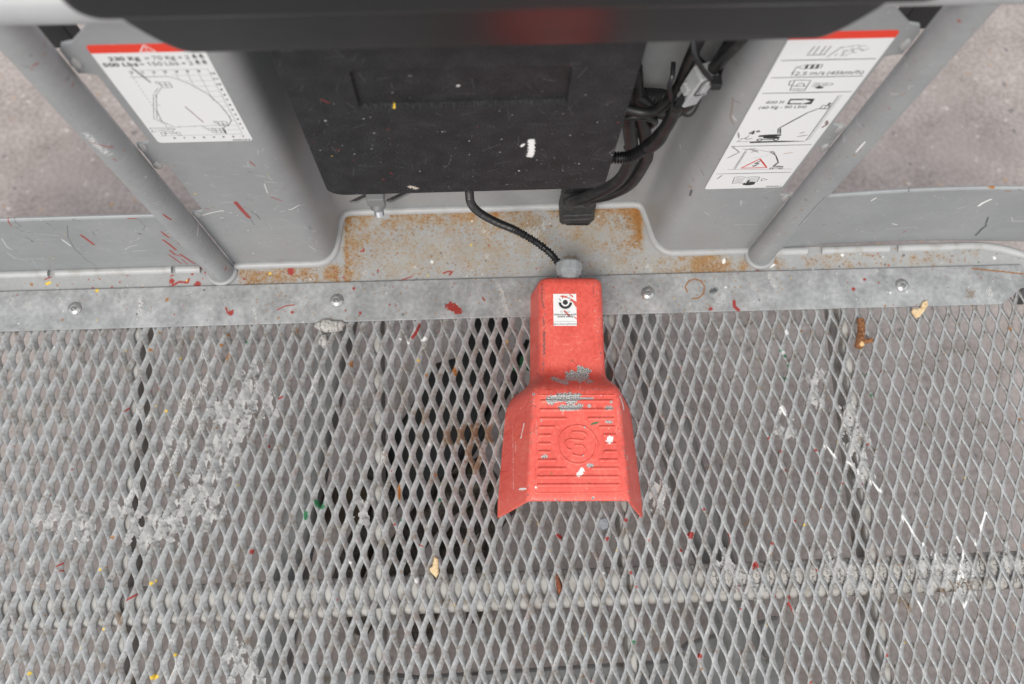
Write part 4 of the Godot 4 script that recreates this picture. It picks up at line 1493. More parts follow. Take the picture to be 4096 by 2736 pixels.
func build_front_panel():
	var root := thing("front_panel", "grey folded sheet metal front panel between two round posts", "panel", Vector3(0.02, 0, -0.43))
	var c := Canvas.new(-0.40, -0.66, 0.44, 0.0, 1300, grain)
	c.base(ramp([[0.0, 136, 138, 139], [0.5, 144, 146, 147], [1.0, 151, 153, 153]]), 6.0, 60.0, 0.35, 93)
	scratches(c, 60, 0.012, Color8(190, 191, 192), -0.33, -0.35, -0.2, 0.0, 0.00014)
	scratches(c, 40, 0.010, Color8(190, 191, 192), 0.25, -0.35, 0.37, 0.0, 0.00014)
	scratches(c, 26, 0.006, Color8(116, 84, 76), -0.33, -0.4, 0.37, 0.0, 0.0003)
	specks(c, 420, 0.0003, 0.0008, "ddwwobb", -0.33, -0.6, 0.37, 0.0, 0.8)
	c.stains(STAINS["wing_l"], true)
	c.stains(STAINS["wing_r"], true)
	var mat := skin(c, 0.42)
	var uv := [0, 1, -0.40, 0.44, 0.66, 0.0]
	var h := 0.585
	# folded sheet: left fold, right fold, and the back with two slanting slots cut through it
	var path := panel_path()
	var g := Geo.new()
	for side in 2:
		var loops := []
		for i in (range(0, 10) if side == 0 else range(10, 20)):
			var q := path[i]
			var d := (path[mini(i + 1, path.size() - 1)] - path[maxi(i - 1, 0)]).normalized()
			var back := Vector2(d.y, -d.x) * 0.003
			if back.y > 0: back = -back
			loops.append(PackedVector3Array([Vector3(q.x, 0.0, q.y), Vector3(q.x, h, q.y), Vector3(q.x + back.x, h, q.y + back.y), Vector3(q.x + back.x, 0.0, q.y + back.y)]))
		g = Geo.new()
		g.loft(loops)
		part("folded_sheet", mesh_of(g, uv, 50.0), mat, root)
	var low := PackedVector2Array([Vector2(0.218, 0.0), Vector2(-0.171, 0.0), Vector2(-0.171, 0.033)])
	var high := PackedVector2Array([Vector2(0.218, h), Vector2(-0.171, h), Vector2(-0.171, 0.033)])
	for q in [[-0.1617, 0.033, -0.142, 0.053], [-0.1132, 0.034, -0.0893, 0.0586]]:
		var a := Vector2(q[0], q[1])
		var e := Vector2(q[2], q[3])
		var along := (e - a).normalized()
		for k in 13:
			var turn := PI * k / 12.0
			var mid := a if k < 6 else e
			var off := along.rotated(PI - turn) * 0.0062
			high.append(mid + off)
			low.append(mid + along.rotated(-PI + turn) * 0.0062)
	low.append(Vector2(0.218, 0.05))
	high.append(Vector2(0.218, 0.05))
	for piece in [low, high]:
		g = Geo.new()
		g.plate(piece, -0.497, -0.494, xy)
		part("back_sheet", mesh_of(g, uv, 30.0), mat, root)
	# flat wings with slots beside the posts
	for side in 2:
		var s := 1.0 if side == 0 else -1.0
		var e := -0.328 if side == 0 else 0.371      # at the post
		var f := e + s * 0.0145                     # slot's inner edge
		var b := -0.222 if side == 0 else 0.275
		var o := PackedVector2Array([Vector2(b, 0.0), Vector2(e, 0.0), Vector2(e, 0.186)])
		for cut in [[0.190, 0.329], [0.372, 0.509]]:
			for k in 7: o.append(Vector2(lerpf(e, f, sin(k / 6.0 * PI / 2)), cut[0] + 0.006 * (1.0 - cos(k / 6.0 * PI / 2))))
			for k in 7: o.append(Vector2(lerpf(f, e, 1.0 - cos(k / 6.0 * PI / 2)), cut[1] - 0.006 * (1.0 - sin(k / 6.0 * PI / 2)) ))
		o.append_array(PackedVector2Array([Vector2(e, 0.545), Vector2(e + s * 0.004, 0.553), Vector2(e + s * 0.014, 0.556), Vector2(e + s * 0.036, 0.580), Vector2(e + s * 0.048, h), Vector2(b, h)]))
		var wg := Geo.new()
		wg.plate(o, -0.425, -0.422, xy, 0.0)
		part("wing", mesh_of(wg, uv, 30.0), mat, root)
	# weld bead where the sheet meets the floor plate
	var bead := PackedVector3Array()
	bead.append(Vector3(-0.326, 0.0012, -0.4195))
	for q in path: bead.append(Vector3(q.x, 0.0012, q.y + 0.0025))
	bead.append(Vector3(0.369, 0.0012, -0.4195))
	var fine := PackedVector3Array()
	for i in bead.size() - 1:
		var n := maxi(1, int(bead[i].distance_to(bead[i + 1]) / 0.006))
		for k in n: fine.append(bead[i].lerp(bead[i + 1], float(k) / n))
	fine.append(bead[-1])
	g = Geo.new()
	g.tube(fine, 0.0056, 12)
	part("weld_bead", mesh_of(g, [], 60.0), mottled([[0.0, 152, 146, 138], [0.35, 160, 161, 161], [1.0, 170, 171, 171]], 6.0, 0.45, 0.0, 82), root)
	# posts
	for side in 2:
		var x := -0.3435 if side == 0 else 0.3865
		c = Canvas.new(x - 0.02, -0.66, x + 0.02, 0.0, 1600, grain)
		c.base(ramp([[0.0, 136, 138, 139], [0.5, 144, 146, 147], [1.0, 151, 153, 153]]), 10.0, 90.0, 0.4, 95 + side)
		scratches(c, 30, 0.008, Color8(194, 195, 196), x - 0.018, -0.5, x + 0.018, 0.0, 0.00025)
		specks(c, 90, 0.0004, 0.001, "ddwoorb", x - 0.018, -0.6, x + 0.018, 0.0, 0.8)
		var st := []
		for q in STAINS["post_l" if side == 0 else "post_r"]: st.append(q)
		c.stains(st, true)
		g = Geo.new()
		var pts := PackedVector3Array()
		for i in 40: pts.append(Vector3(x, lerpf(0.0, 0.62, i / 39.0), -0.4125))
		g.tube(pts, 0.0165, 28)
		var post := part("post", mesh_of(g, [0, 1, x - 0.02, x + 0.02, 0.66, 0.0], 60.0), skin(c, 0.4), root)
		g = Geo.new()
		var ring := PackedVector3Array()
		for i in 25:
			var a := TAU * i / 24.0
			ring.append(Vector3(x + cos(a) * 0.0175, 0.001, -0.4125 + sin(a) * 0.0175))
		g.tube(ring, 0.0042, 8, false)
		part("weld", mesh_of(g, [], 60.0), plain(Color8(152, 153, 153), 0.45), post)
		# weld blobs on the tabs between slots
		var s := 1.0 if side == 0 else -1.0
		for q in [[0.19, 0.004], [0.329, 0.004], [0.372, 0.003], [0.53, 0.005]]:
			g = lump(Vector3.ZERO, 0.0045, 0.008, 0.0016, int(q[0] * 1000) + side)
			var w := part("weld", mesh_of(g, [], 60.0), plain(Color8(156, 156, 155), 0.4), post)
			w.position += Vector3(x + s * 0.0195, q[0] - 0.006, -0.4215)
			w.rotation.x = PI / 2
	g = Geo.new()
	g.tube(PackedVector3Array([Vector3(-0.9, 0.628, -0.4125), Vector3(0.95, 0.628, -0.4125)]), 0.0168, 28)
	part("top_rail", mesh_of(g, [], 60.0), mottled([[0.0, 152, 153, 154], [1.0, 162, 163, 164]], 4.0, 0.4, 0.0, 99), root)

func build_decals():
	var ink := Color8(34, 35, 37)
	var thin := Color8(92, 93, 95)
	var letter := plain(Color8(40, 41, 43), 0.5)
	# ---- load chart, left wing. canvas in metres from the decal's top left corner
	var W := 0.0912
	var H := 0.1772
	var c := Canvas.new(0, 0, W, H, 8600, grain)
	c.plain(Color8(224, 225, 225))
	var L := func(x0: float, y0: float, x1: float, y1: float, r := 0.25, col := ink): c.line(Vector2(x0, y0) / 1000.0, Vector2(x1, y1) / 1000.0, r / 1000.0, col)
	c.poly(PackedVector2Array([Vector2(0, 0), Vector2(W, 0), Vector2(W, 0.0122), Vector2(0, 0.0122)]), Color8(222, 58, 36))
	for q in [[39.5, 11.2, 45.8, 0.9], [45.8, 0.9, 52.1, 11.2], [52.1, 11.2, 39.5, 11.2], [45.8, 4.2, 45.8, 7.6], [45.8, 9.0, 45.8, 9.3]]: L.call(q[0], q[1], q[2], q[3], 0.5, Color8(232, 232, 232))
	for i in 8: L.call(20.2 + i * 9.3, 39.8, 20.2 + i * 9.2 - 0.3, [45, 52, 52, 52.5, 56, 70, 97, 162][i], 0.16, thin)
	L.call(20.5, 39.8, 85.0, 40.6, 0.2, thin)
	for i in 13: L.call([73, 70, 69, 81, 80.8, 80, 79, 77, 74.5, 71, 66.5, 60, 52][i], 162.3 - i * 9.35, 85.0, 162.3 - i * 9.35, 0.14, thin)
	L.call(6.7, 162.3, 84.0, 162.5, 0.2, thin)
	for i in 20: L.call(20.0 - i * 0.1, 46.0 + i * 5.9, 19.9 - i * 0.1, 49.2 + i * 5.9, 0.18, thin)
	var env := [18.0, 50.6, 48.2, 51.0, 54.1, 54.3, 63.1, 63.8, 73.7, 83.0, 78.7, 102.9, 81.0, 122.3, 81.0, 134.1, 76.9, 142.2, 71.9, 146.8, 69.1, 149.1]
	for i in range(0, env.size() - 2, 2): L.call(env[i], env[i + 1], env[i + 2], env[i + 3], 0.36)
	for q in [[35.5, 59.5, 0], [64.5, 134.5, 0], [58.5, 148.5, 0]]:
		var x: float = q[0]
		var y: float = q[1]
		for k in [[3, 1, 11.5, 1], [3, 5.6, 11.5, 5.6], [3, 10.2, 11.5, 10.2], [3, 1, 3, 10.2], [7.2, 1, 7.2, 10.2], [11.5, 1, 11.5, 10.2], [0, 0, 2.2, 0], [0, 0, 0.6, 4], [2.2, 0, 3, 2], [0.6, 4, 3, 4]]: L.call(x + k[0], y + k[1], x + k[2], y + k[3], 0.3)
	for q in [[37.5, 70, 30.5, 80], [34.8, 70, 28.2, 79], [29.9, 79.8, 15.2, 125.7], [27.0, 81, 12.6, 125], [29, 81, 27, 88], [24.0, 100, 26, 102], [14.3, 125.7, 24.4, 143.0], [12.6, 125, 12.2, 128], [12.2, 128, 20.5, 140], [20, 112, 17, 134], [1.9, 145.3, 54.6, 143.4], [1.9, 145.3, 3.6, 149], [3.6, 149, 1.2, 153.9], [1.2, 153.9, 10, 151], [10, 151, 25.1, 147.9], [5, 147.5, 24, 147.5], [25.1, 147.9, 21, 153], [10, 151, 12, 153.4], [12, 153.4, 21, 153], [14, 153.5, 13, 159], [20, 153.5, 22, 159], [54.6, 143.4, 76, 142.4], [50.5, 144, 58.5, 158.6], [52.6, 144, 60.5, 157], [58.5, 158.6, 66, 158.8], [30, 143, 30, 145.6], [44, 143, 44, 145], [68.5, 149, 69, 161]]: L.call(q[0], q[1], q[2], q[3], 0.24)
	L.call(68.6, 149.5, 69.3, 161, 0.6)
	for q in [[9, 155, 12, 162], [23.5, 155, 26.5, 162]]:
		L.call(q[0], q[1], q[2], q[1], 0.24); L.call(q[2], q[1], q[2], q[3], 0.24); L.call(q[2], q[3], q[0], q[3], 0.24); L.call(q[0], q[3], q[0], q[1], 0.24)
	L.call(12, 157, 23.5, 157, 0.24)
	for y in [20.4, 29.4]:
		for x in [80.2, 85.8]:      # two little figures at the end of each line
			c.blob(x / 1000.0, (y - 3.2) / 1000.0, 0.0009, ink, 1.0, 0.0)
			L.call(x, y - 2.2, x, y + 0.4, 0.95)
			L.call(x - 0.2, y, x - 1.3, y + 3.2, 0.42); L.call(x + 0.2, y, x + 1.3, y + 3.2, 0.42)
			L.call(x - 1.0, y - 1.8, x - 2.0, y + 0.4, 0.35); L.call(x + 1.0, y - 1.8, x + 2.0, y + 0.4, 0.35)
	c.stroke([0.0243, 0.0354, 0.0314, 0.0602], 0.0007, ink, 1.0, 0.5)
	c.stroke([0.0472, 0.1050, 0.0505, 0.119, 0.0546, 0.1362], 0.00045, Color8(104, 56, 40), 0.9, 0.9)
	for i in 40: c.blob(rng.randf() * W, 0.014 + rng.randf() * 0.16, rng.randf_range(0.0001, 0.0005), Color8(150, 148, 146), 0.6, 0.6)
	var root := thing("load_chart_decal", "white load chart decal with red header on the left wing", "decal", Vector3(-0.2605, 0.375, -0.4218))
	var g := Geo.new()
	g.plate(round_rect(-0.3055, 0.3750, -0.3055 + W, 0.3750 + H, 0.004, 5), -0.4222, -0.4216, xy)
	part("sheet", mesh_of(g, [0, 1, -0.3055, -0.3055 + W, 0.3750 + H, 0.3750]), skin(c, 0.4), root)
	var T := func(txt: String, x: float, y: float, size: float, bold := false, mat: Material = letter): lettering(txt, size / 1000.0, mat, root, Vector3(-0.3055 + x / 1000.0, 0.5522 - y / 1000.0, -0.4215) - root.position, Basis.IDENTITY, bold)
	T.call("230 Kg", 23.0, 21.0, 6.0, true); T.call("= 70 Kg + 2", 58.0, 21.0, 5.6)
	T.call("500 Lbs", 17.0, 30.2, 6.0, true); T.call("= 150 Lbs + 2", 54.5, 30.2, 5.6)
	for i in 7: T.call(str(i), 21.6 + i * 9.3, 43.2, 3.0, true)
	for i in 12: T.call(str(12 - i), 87.6, 47.6 + i * 9.32, 3.0, true)
	for i in 8: T.call(str(i), 18.4 + i * 9.34, 167.4, 3.0, true)
	T.call("52530106-B", 80.5, 174.8, 1.8)
	# ---- instruction decal, right wing
	W = 0.0900
	H = 0.3290
	c = Canvas.new(0, 0, W, H, 6000, grain)
	c.plain(Color8(224, 225, 225))
	L = func(x0: float, y0: float, x1: float, y1: float, r := 0.25, col := ink): c.line(Vector2(x0, y0) / 1000.0, Vector2(x1, y1) / 1000.0, r * 1.25 / 1000.0, col)
	c.poly(PackedVector2Array([Vector2(0, 0), Vector2(W, 0), Vector2(W, 0.0112), Vector2(0, 0.0112)]), Color8(222, 58, 36))
	for y in [44.0, 73.8, 102.5, 215.4, 285.8]: L.call(4.2, y, 86.8, y + 0.6, 0.5)
	# box and cloud
	for q in [[24, 36, 40, 36], [24, 36, 26, 22], [38, 36, 40, 22], [29, 36, 30, 22], [34.5, 36, 35.5, 22], [42.4, 40.4, 50, 23]]: L.call(q[0], q[1], q[2], q[3], 0.35)
	for q in [[56, 27, 5], [62, 25, 4.6], [69, 26.5, 5], [66, 31, 4.4], [58, 32, 4.2], [52, 37, 3.2], [56.5, 36.4, 3.0]]:
		for i in 16:
			var a := TAU * i / 16.0
			if sin(a * 2.0 + q[0]) > -0.55: L.call(q[0] + cos(a) * q[2], q[1] + sin(a) * q[2] * 0.7, q[0] + cos(a + 0.35) * q[2], q[1] + sin(a + 0.35) * q[2] * 0.7, 0.28, thin)
	# windsock
	for q in [[21, 69, 21, 56], [21, 56, 28, 52.5], [21, 56, 28, 59], [28, 52.5, 43, 52.3], [28, 59, 43, 58.2], [43, 52.3, 43.4, 58.2]]: L.call(q[0], q[1], q[2], q[3], 0.32)
	for x in [30.0, 35.0, 39.6]: L.call(x, 53, x, 58.6, 1.1)
	# box with booklet, book and hand
	for q in [[27, 79, 41.7, 80], [41.7, 80, 42, 99], [42, 99, 28, 98], [28, 98, 27, 79], [23, 80, 27, 79.4], [23, 80, 24, 88], [24, 88, 27.5, 88], [29, 90, 41, 91], [29, 95, 41, 96], [31, 90, 33, 85], [33, 85, 37, 85.4], [37, 85.4, 39, 91]]: L.call(q[0], q[1], q[2], q[3], 0.35)
	for i in 5: L.call(46.4, 84.8 + i * 1.8, 53, 85.8 + i * 1.8, 0.25, thin)
	for i in 4: L.call(54, 85.8 + i * 1.8, 61, 85.2 + i * 1.8, 0.25, thin)
	for q in [[52, 94, 56.5, 94, 1.6], [53, 90, 53, 93, 0.7], [62, 86, 65, 88, 0.3], [62, 90.5, 65, 88.4, 0.3]]: L.call(q[0], q[1], q[2], q[3], q[4])
	# arrow block
	c.poly(PackedVector2Array([Vector2(33.5, 114.2), Vector2(57.0, 115.2), Vector2(57.0, 126.0), Vector2(33.5, 125.2)]) * Transform2D(0, Vector2(0.001, 0.001), 0, Vector2.ZERO), ink)
	c.poly(PackedVector2Array([Vector2(35.2, 117.0), Vector2(47.2, 117.4), Vector2(47.2, 115.6), Vector2(55.4, 120.6), Vector2(47.2, 125.0), Vector2(47.2, 123.4), Vector2(35.2, 123.0)]) * Transform2D(0, Vector2(0.001, 0.001), 0, Vector2.ZERO), Color8(224, 225, 225))
	# machine pushing on a wall
	L.call(77.6, 110.5, 77.9, 207, 0.3)
	for i in 33: L.call(77.8, 112.0 + i * 2.9, 81.4, 109.6 + i * 2.9, 0.2, thin)
	c.poly(PackedVector2Array([Vector2(20, 204.6), Vector2(52, 204.6), Vector2(77, 206.8), Vector2(77, 207.6), Vector2(20, 208.4)]) * Transform2D(0, Vector2(0.001, 0.001), 0, Vector2.ZERO), ink)
	for q in [[27, 192.5, 46, 191.5, 2.2], [33, 196, 46, 197, 2.4], [28.5, 201, 45, 201, 0.7], [46, 188, 42.4, 176, 0.7], [43.5, 188, 40.4, 176, 0.5], [41.4, 175, 59.4, 143.6, 0.75], [59.4, 143.6, 67.0, 135.6, 0.6], [67.0, 135.6, 76, 136.6, 0.5], [69.5, 129, 68.5, 136, 0.4], [73, 130, 72.6, 136, 0.4], [76.6, 130, 76.2, 136.6, 0.4], [69.5, 129, 77, 130, 0.4], [74.5, 124.5, 74.5, 129.5, 0.9], [74.8, 126.5, 77.6, 126, 0.5]]: L.call(q[0], q[1], q[2], q[3], q[4])
	for x in [28.5, 45.5]:
		c.blob(x / 1000.0, 0.2012, 0.0031, ink, 1.0, 0.0)
		c.blob(x / 1000.0, 0.2012, 0.0016, Color8(224, 225, 225), 1.0, 0.0)
	for q in [[8, 197, 14, 197], [14, 197, 12, 195.4], [14, 197, 12, 198.6], [6, 204.5, 20, 204.5], [15, 190, 13.4, 196], [6, 204.5, 10, 198]]: L.call(q[0], q[1], q[2], q[3], 0.28)
	# machine near a power line
	for q in [[20.6, 227.5, 19.8, 273.9], [22.2, 227.5, 21.6, 273.9], [16, 222, 36, 226.5], [14, 274.5, 86, 277.5], [36, 226.5, 52, 233.5]]: L.call(q[0], q[1], q[2], q[3], 0.25, thin)
	for i in 9: L.call(20.6, 229.5 + i * 5, 22.0, 232.5 + i * 5, 0.2, thin)
	for i in 8: L.call(34 + i * 2.4, 246 - i * i * 0.24, 35.4 + i * 2.4, 245 - i * i * 0.24, 0.2, thin)
	for q in [[48, 230.5, 52, 236, 0.4], [50.5, 230, 54.5, 235.6, 0.4], [48, 230.5, 50.5, 230, 0.4], [52, 236, 54.5, 235.6, 0.4], [53, 236, 57, 241, 0.6], [57, 241, 65, 259, 0.6], [65, 259, 62.5, 268, 0.9], [62, 268.5, 73, 270, 1.0], [60.5, 273, 74, 274, 0.6]]: L.call(q[0], q[1], q[2], q[3], q[4])
	for x in [62.0, 72.5]:
		c.blob(x / 1000.0, 0.2745, 0.0022, ink, 1.0, 0.0)
		c.blob(x / 1000.0, 0.2745, 0.0011, Color8(224, 225, 225), 1.0, 0.0)
	var redk := Color8(206, 52, 34)
	L.call(27.8, 271.6, 42.0, 248.2, 0.8, redk); L.call(42.0, 248.2, 56.0, 271.8, 0.8, redk); L.call(56.0, 271.8, 27.8, 271.6, 0.8, redk)
	for q in [[44, 253.5, 39.6, 260.5, 0.7], [39.6, 260.5, 44.4, 260.0, 0.7], [44.4, 260.0, 40.0, 268.0, 0.6], [40.0, 268.0, 39.2, 265, 0.5], [40, 268, 43, 266, 0.5]]: L.call(q[0], q[1], q[2], q[3], q[4])
	# book with pointing hand
	for q in [[28.5, 314.0, 26.6, 296], [26.6, 296, 34, 295], [34, 295, 40.5, 297.6], [40.5, 297.6, 48, 295.6], [48, 295.6, 55.5, 297.6], [55.5, 297.6, 55.8, 312], [28.5, 314.0, 36, 312.6], [36, 312.6, 42, 315], [59, 301, 66, 305], [59, 309, 66, 305.4], [59.5, 303, 59.8, 307.5]]: L.call(q[0], q[1], q[2], q[3], 0.3)
	for i in 6:
		L.call(29, 298.5 + i * 2.4, 39.5, 299.8 + i * 2.4, 0.22, thin)
		L.call(42, 299.8 + i * 2.4, 54.5, 299.0 + i * 2.4, 0.22, thin)
	for q in [[44, 317, 52, 317, 3.0], [45.5, 306, 45.5, 316, 1.1], [48.4, 311, 48.4, 316, 1.2], [51, 311.4, 51, 316, 1.2], [53.4, 312, 53.4, 317, 1.1], [42, 314, 45, 317, 1.0]]: L.call(q[0], q[1], q[2], q[3], q[4])
	# torn and scuffed spots
	for q in [[3.3, 215.1, 9, 222], [9, 222, 15.1, 230.0], [15, 230, 6.1, 244.1], [24.1, 222.0, 35.3, 231.3], [20, 225, 30, 222], [28, 231, 34, 226], [11, 290, 8, 300], [2, 183, 6, 196], [84, 165, 88, 172], [66, 188, 70, 186], [66, 196, 75, 193], [14, 200, 20, 197]]: c.stroke([q[0] / 1000.0, q[1] / 1000.0, q[2] / 1000.0, q[3] / 1000.0], 0.0008, Color8(140, 134, 130), 0.85, 0.9)
	c.stroke([0.0845, 0.162, 0.0875, 0.168, 0.085, 0.176], 0.0011, Color8(124, 104, 96), 0.9, 0.7)
	c.stroke([0.064, 0.237, 0.073, 0.234], 0.0005, PAINT["o"], 0.9, 0.8)
	for i in 90: c.blob(rng.randf() * W, 0.014 + rng.randf() * 0.31, rng.randf_range(0.0001, 0.0005), Color8(158, 146, 132), 0.6, 0.6)
	root = thing("instruction_decal", "tall white instruction decal with pictograms on the right wing", "decal", Vector3(0.308, 0.219, -0.4218))
	g = Geo.new()
	g.plate(round_rect(0.2632, 0.2190, 0.2632 + W, 0.2190 + H, 0.004, 5), -0.4222, -0.4216, xy)
	part("sheet", mesh_of(g, [0, 1, 0.2632, 0.2632 + W, 0.2190 + H, 0.2190]), skin(c, 0.4), root)
	var Q := func(txt: String, x: float, y: float, size: float, bold := false): lettering(txt, size / 1000.0, letter, root, Vector3(0.2632 + x / 1000.0, 0.5480 - y / 1000.0, -0.4215) - root.position, Basis.IDENTITY, bold)
	Q.call("12.5 m/s (45km/h)", 52.0, 67.6, 6.0)
	Q.call("400 N", 21.0, 120.4, 5.0)
	Q.call("(40 Kg - 90 Lbs)", 31.5, 130.6, 5.0)
	Q.call("4°", 18.4, 184.0, 8.4, true)
	Q.call("52530068-A", 79.0, 325.4, 1.8)

# ---------------------------------------------------------------- black control box on the panel
func build_control_box():
	var c := Canvas.new(-0.165, -0.64, 0.15, -0.27, 2200, grain)
	c.base(ramp([[0.0, 24, 24, 25], [0.35, 38, 38, 39], [0.6, 48, 48, 50], [1.0, 72, 72, 74]]), 30.0, 420.0, 0.72, 111)
	scratches(c, 120, 0.02, Color8(96, 96, 98), -0.155, -0.62, 0.14, -0.29, 0.0002)
	specks(c, 130, 0.0003, 0.0008, "wwwlr", -0.155, -0.5, 0.14, -0.285, 0.95)
	c.stains(STAINS["box"], true)
	var bump := bumps(1024, 1024, 0.22, 3.0, 17)
	var m := skin(c, 0.72, 0.0, bump, 0.4)
	m.metallic_specular = 0.3
	var uv := [0, 1, -0.165, c.u0 + c.w / c.k, 0.64, 0.64 - c.h / c.k]
	var root := thing("control_box", "black textured plastic control box with shallow rectangular recess", "control box", Vector3(-0.008, 0.2815, -0.44))
	var g := Geo.new()
	var outer := func(i: float) -> PackedVector2Array: return round_rect(-0.1562 + i, 0.2810 + i, 0.1395 - i, 0.625 - i, 0.017, 9)
	var inner := func(i: float) -> PackedVector2Array: return round_rect(-0.0985 + i, 0.4755 + i, 0.0830 - i, 0.5415 - i, 0.006, 9)
	g.loft([lift(outer.call(0.006), -0.487), lift(outer.call(0.001), -0.4105), lift(outer.call(0.0), -0.4085), lift(outer.call(0.0), -0.4035), lift(outer.call(0.0008), -0.4012), lift(outer.call(0.0028), -0.4), lift(inner.call(-0.0012), -0.4), lift(inner.call(0.0), -0.4006), lift(inner.call(0.0010), -0.4050)], true, true, false)
	var body := part("housing", mesh_of(g, uv, 34.0), m, root)
	g = Geo.new()
	g.loft([lift(inner.call(0.0010), -0.4050), lift(inner.call(0.02), -0.4050)], true, false, true)
	var smooth := c
	var rm := skin(smooth, 0.55)
	rm.metallic_specular = 0.25
	part("recess_panel", mesh_of(g, uv, 34.0), rm, root)
	var cord := body

# ---------------------------------------------------------------- console cover at the top, near the lens
func build_console():
	var root := thing("console_cover", "glossy black console cover across the top of the panel", "console cover", Vector3(0.02, 0.633, -0.38))
	var m := plain(Color8(28, 28, 30), 0.22)
	var tilt := 0.11
	var outline := func(i: float) -> PackedVector2Array:
		var o := PackedVector2Array()
		var half := 0.2240 - i
		var y0 := 0.6290 + i
		for k in 9:      # right lower corner, sweeping up and out
			var a := k / 8.0
			o.append(Vector2(0.0265 + half + 0.034 * a, y0 + 0.0665 * pow(a, 1.7)))
		o.append(Vector2(0.0265 + half + 0.036, 0.72))
		o.append(Vector2(0.0265 - half - 0.036, 0.72))
		for k in 9:
			var a := 1.0 - k / 8.0
			o.append(Vector2(0.0265 - half - 0.034 * a, y0 + 0.0665 * pow(a, 1.7)))
		return o
	var slant := func(poly: PackedVector2Array, z: float) -> PackedVector3Array:
		var o := PackedVector3Array()
		for q in poly: o.append(Vector3(q.x, q.y, z + (q.y - 0.685) * tilt))
		return o
	var g := Geo.new()
	g.loft([slant.call(outline.call(0.002), -0.391), slant.call(outline.call(0.0), -0.3885), slant.call(outline.call(0.0), -0.364), slant.call(outline.call(0.0012), -0.3612), slant.call(outline.call(0.004), -0.36)])
	part("skirt", mesh_of(g, [], 40.0), m, root)
	g = Geo.new()
	var rim := func(i: float) -> PackedVector2Array: return round_rect(-0.2495 + i, 0.6990 + i, 0.3125 - i, 0.80 - i, 0.024 - i, 9)
	g.loft([lift(rim.call(0.0), -0.392), lift(rim.call(0.0), -0.356), lift(rim.call(0.0022), -0.3505), lift(rim.call(0.006), -0.347), lift(rim.call(0.010), -0.346)])
	part("rim", mesh_of(g, [], 50.0), m, root)
	for x in [[-0.372, -0.339], [0.382, 0.415]]:
		g = Geo.new()
		soft_box(g, x[0], 0.485, x[1], 0.60, -0.478, -0.46, 0.002, 0.001)
		one("bracket", mesh_of(g), plain(Color8(40, 40, 41), 0.5), "dark bracket behind the top of the left post" if x[0] < 0 else "dark bracket behind the top of the right post", "bracket", "dark brackets behind the posts")

# ---------------------------------------------------------------- red foot switch
func section(z: float, top: float, h: float, base_: float, r: float, slant := 0.0, y0 := 0.0) -> PackedVector3Array:
	var o := PackedVector3Array()
	var half := PackedVector2Array()
	var wall := Vector2(top - base_, h - y0).normalized()
	var b0 := Vector2(base_, y0)
	var corner := Vector2(top, h)
	for k in 5: half.append(b0.lerp(corner - wall * r, k / 4.0))
	for k in range(1, 7):
		var a := k / 6.0
		var p0 := corner - wall * r
		var p2 := corner - Vector2(r, 0)
		half.append(p0.lerp(corner, a).lerp(corner.lerp(p2, a), a))
	for k in range(1, 5): half.append(Vector2(lerpf(top - r, 0.0, k / 4.0), h))
	for i in half.size(): o.append(Vector3(-half[i].x, half[i].y, z + slant * (1.0 - half[i].y / h)))
	for i in range(half.size() - 2, -1, -1): o.append(Vector3(half[i].x, half[i].y, z + slant * (1.0 - half[i].y / h)))
	return o

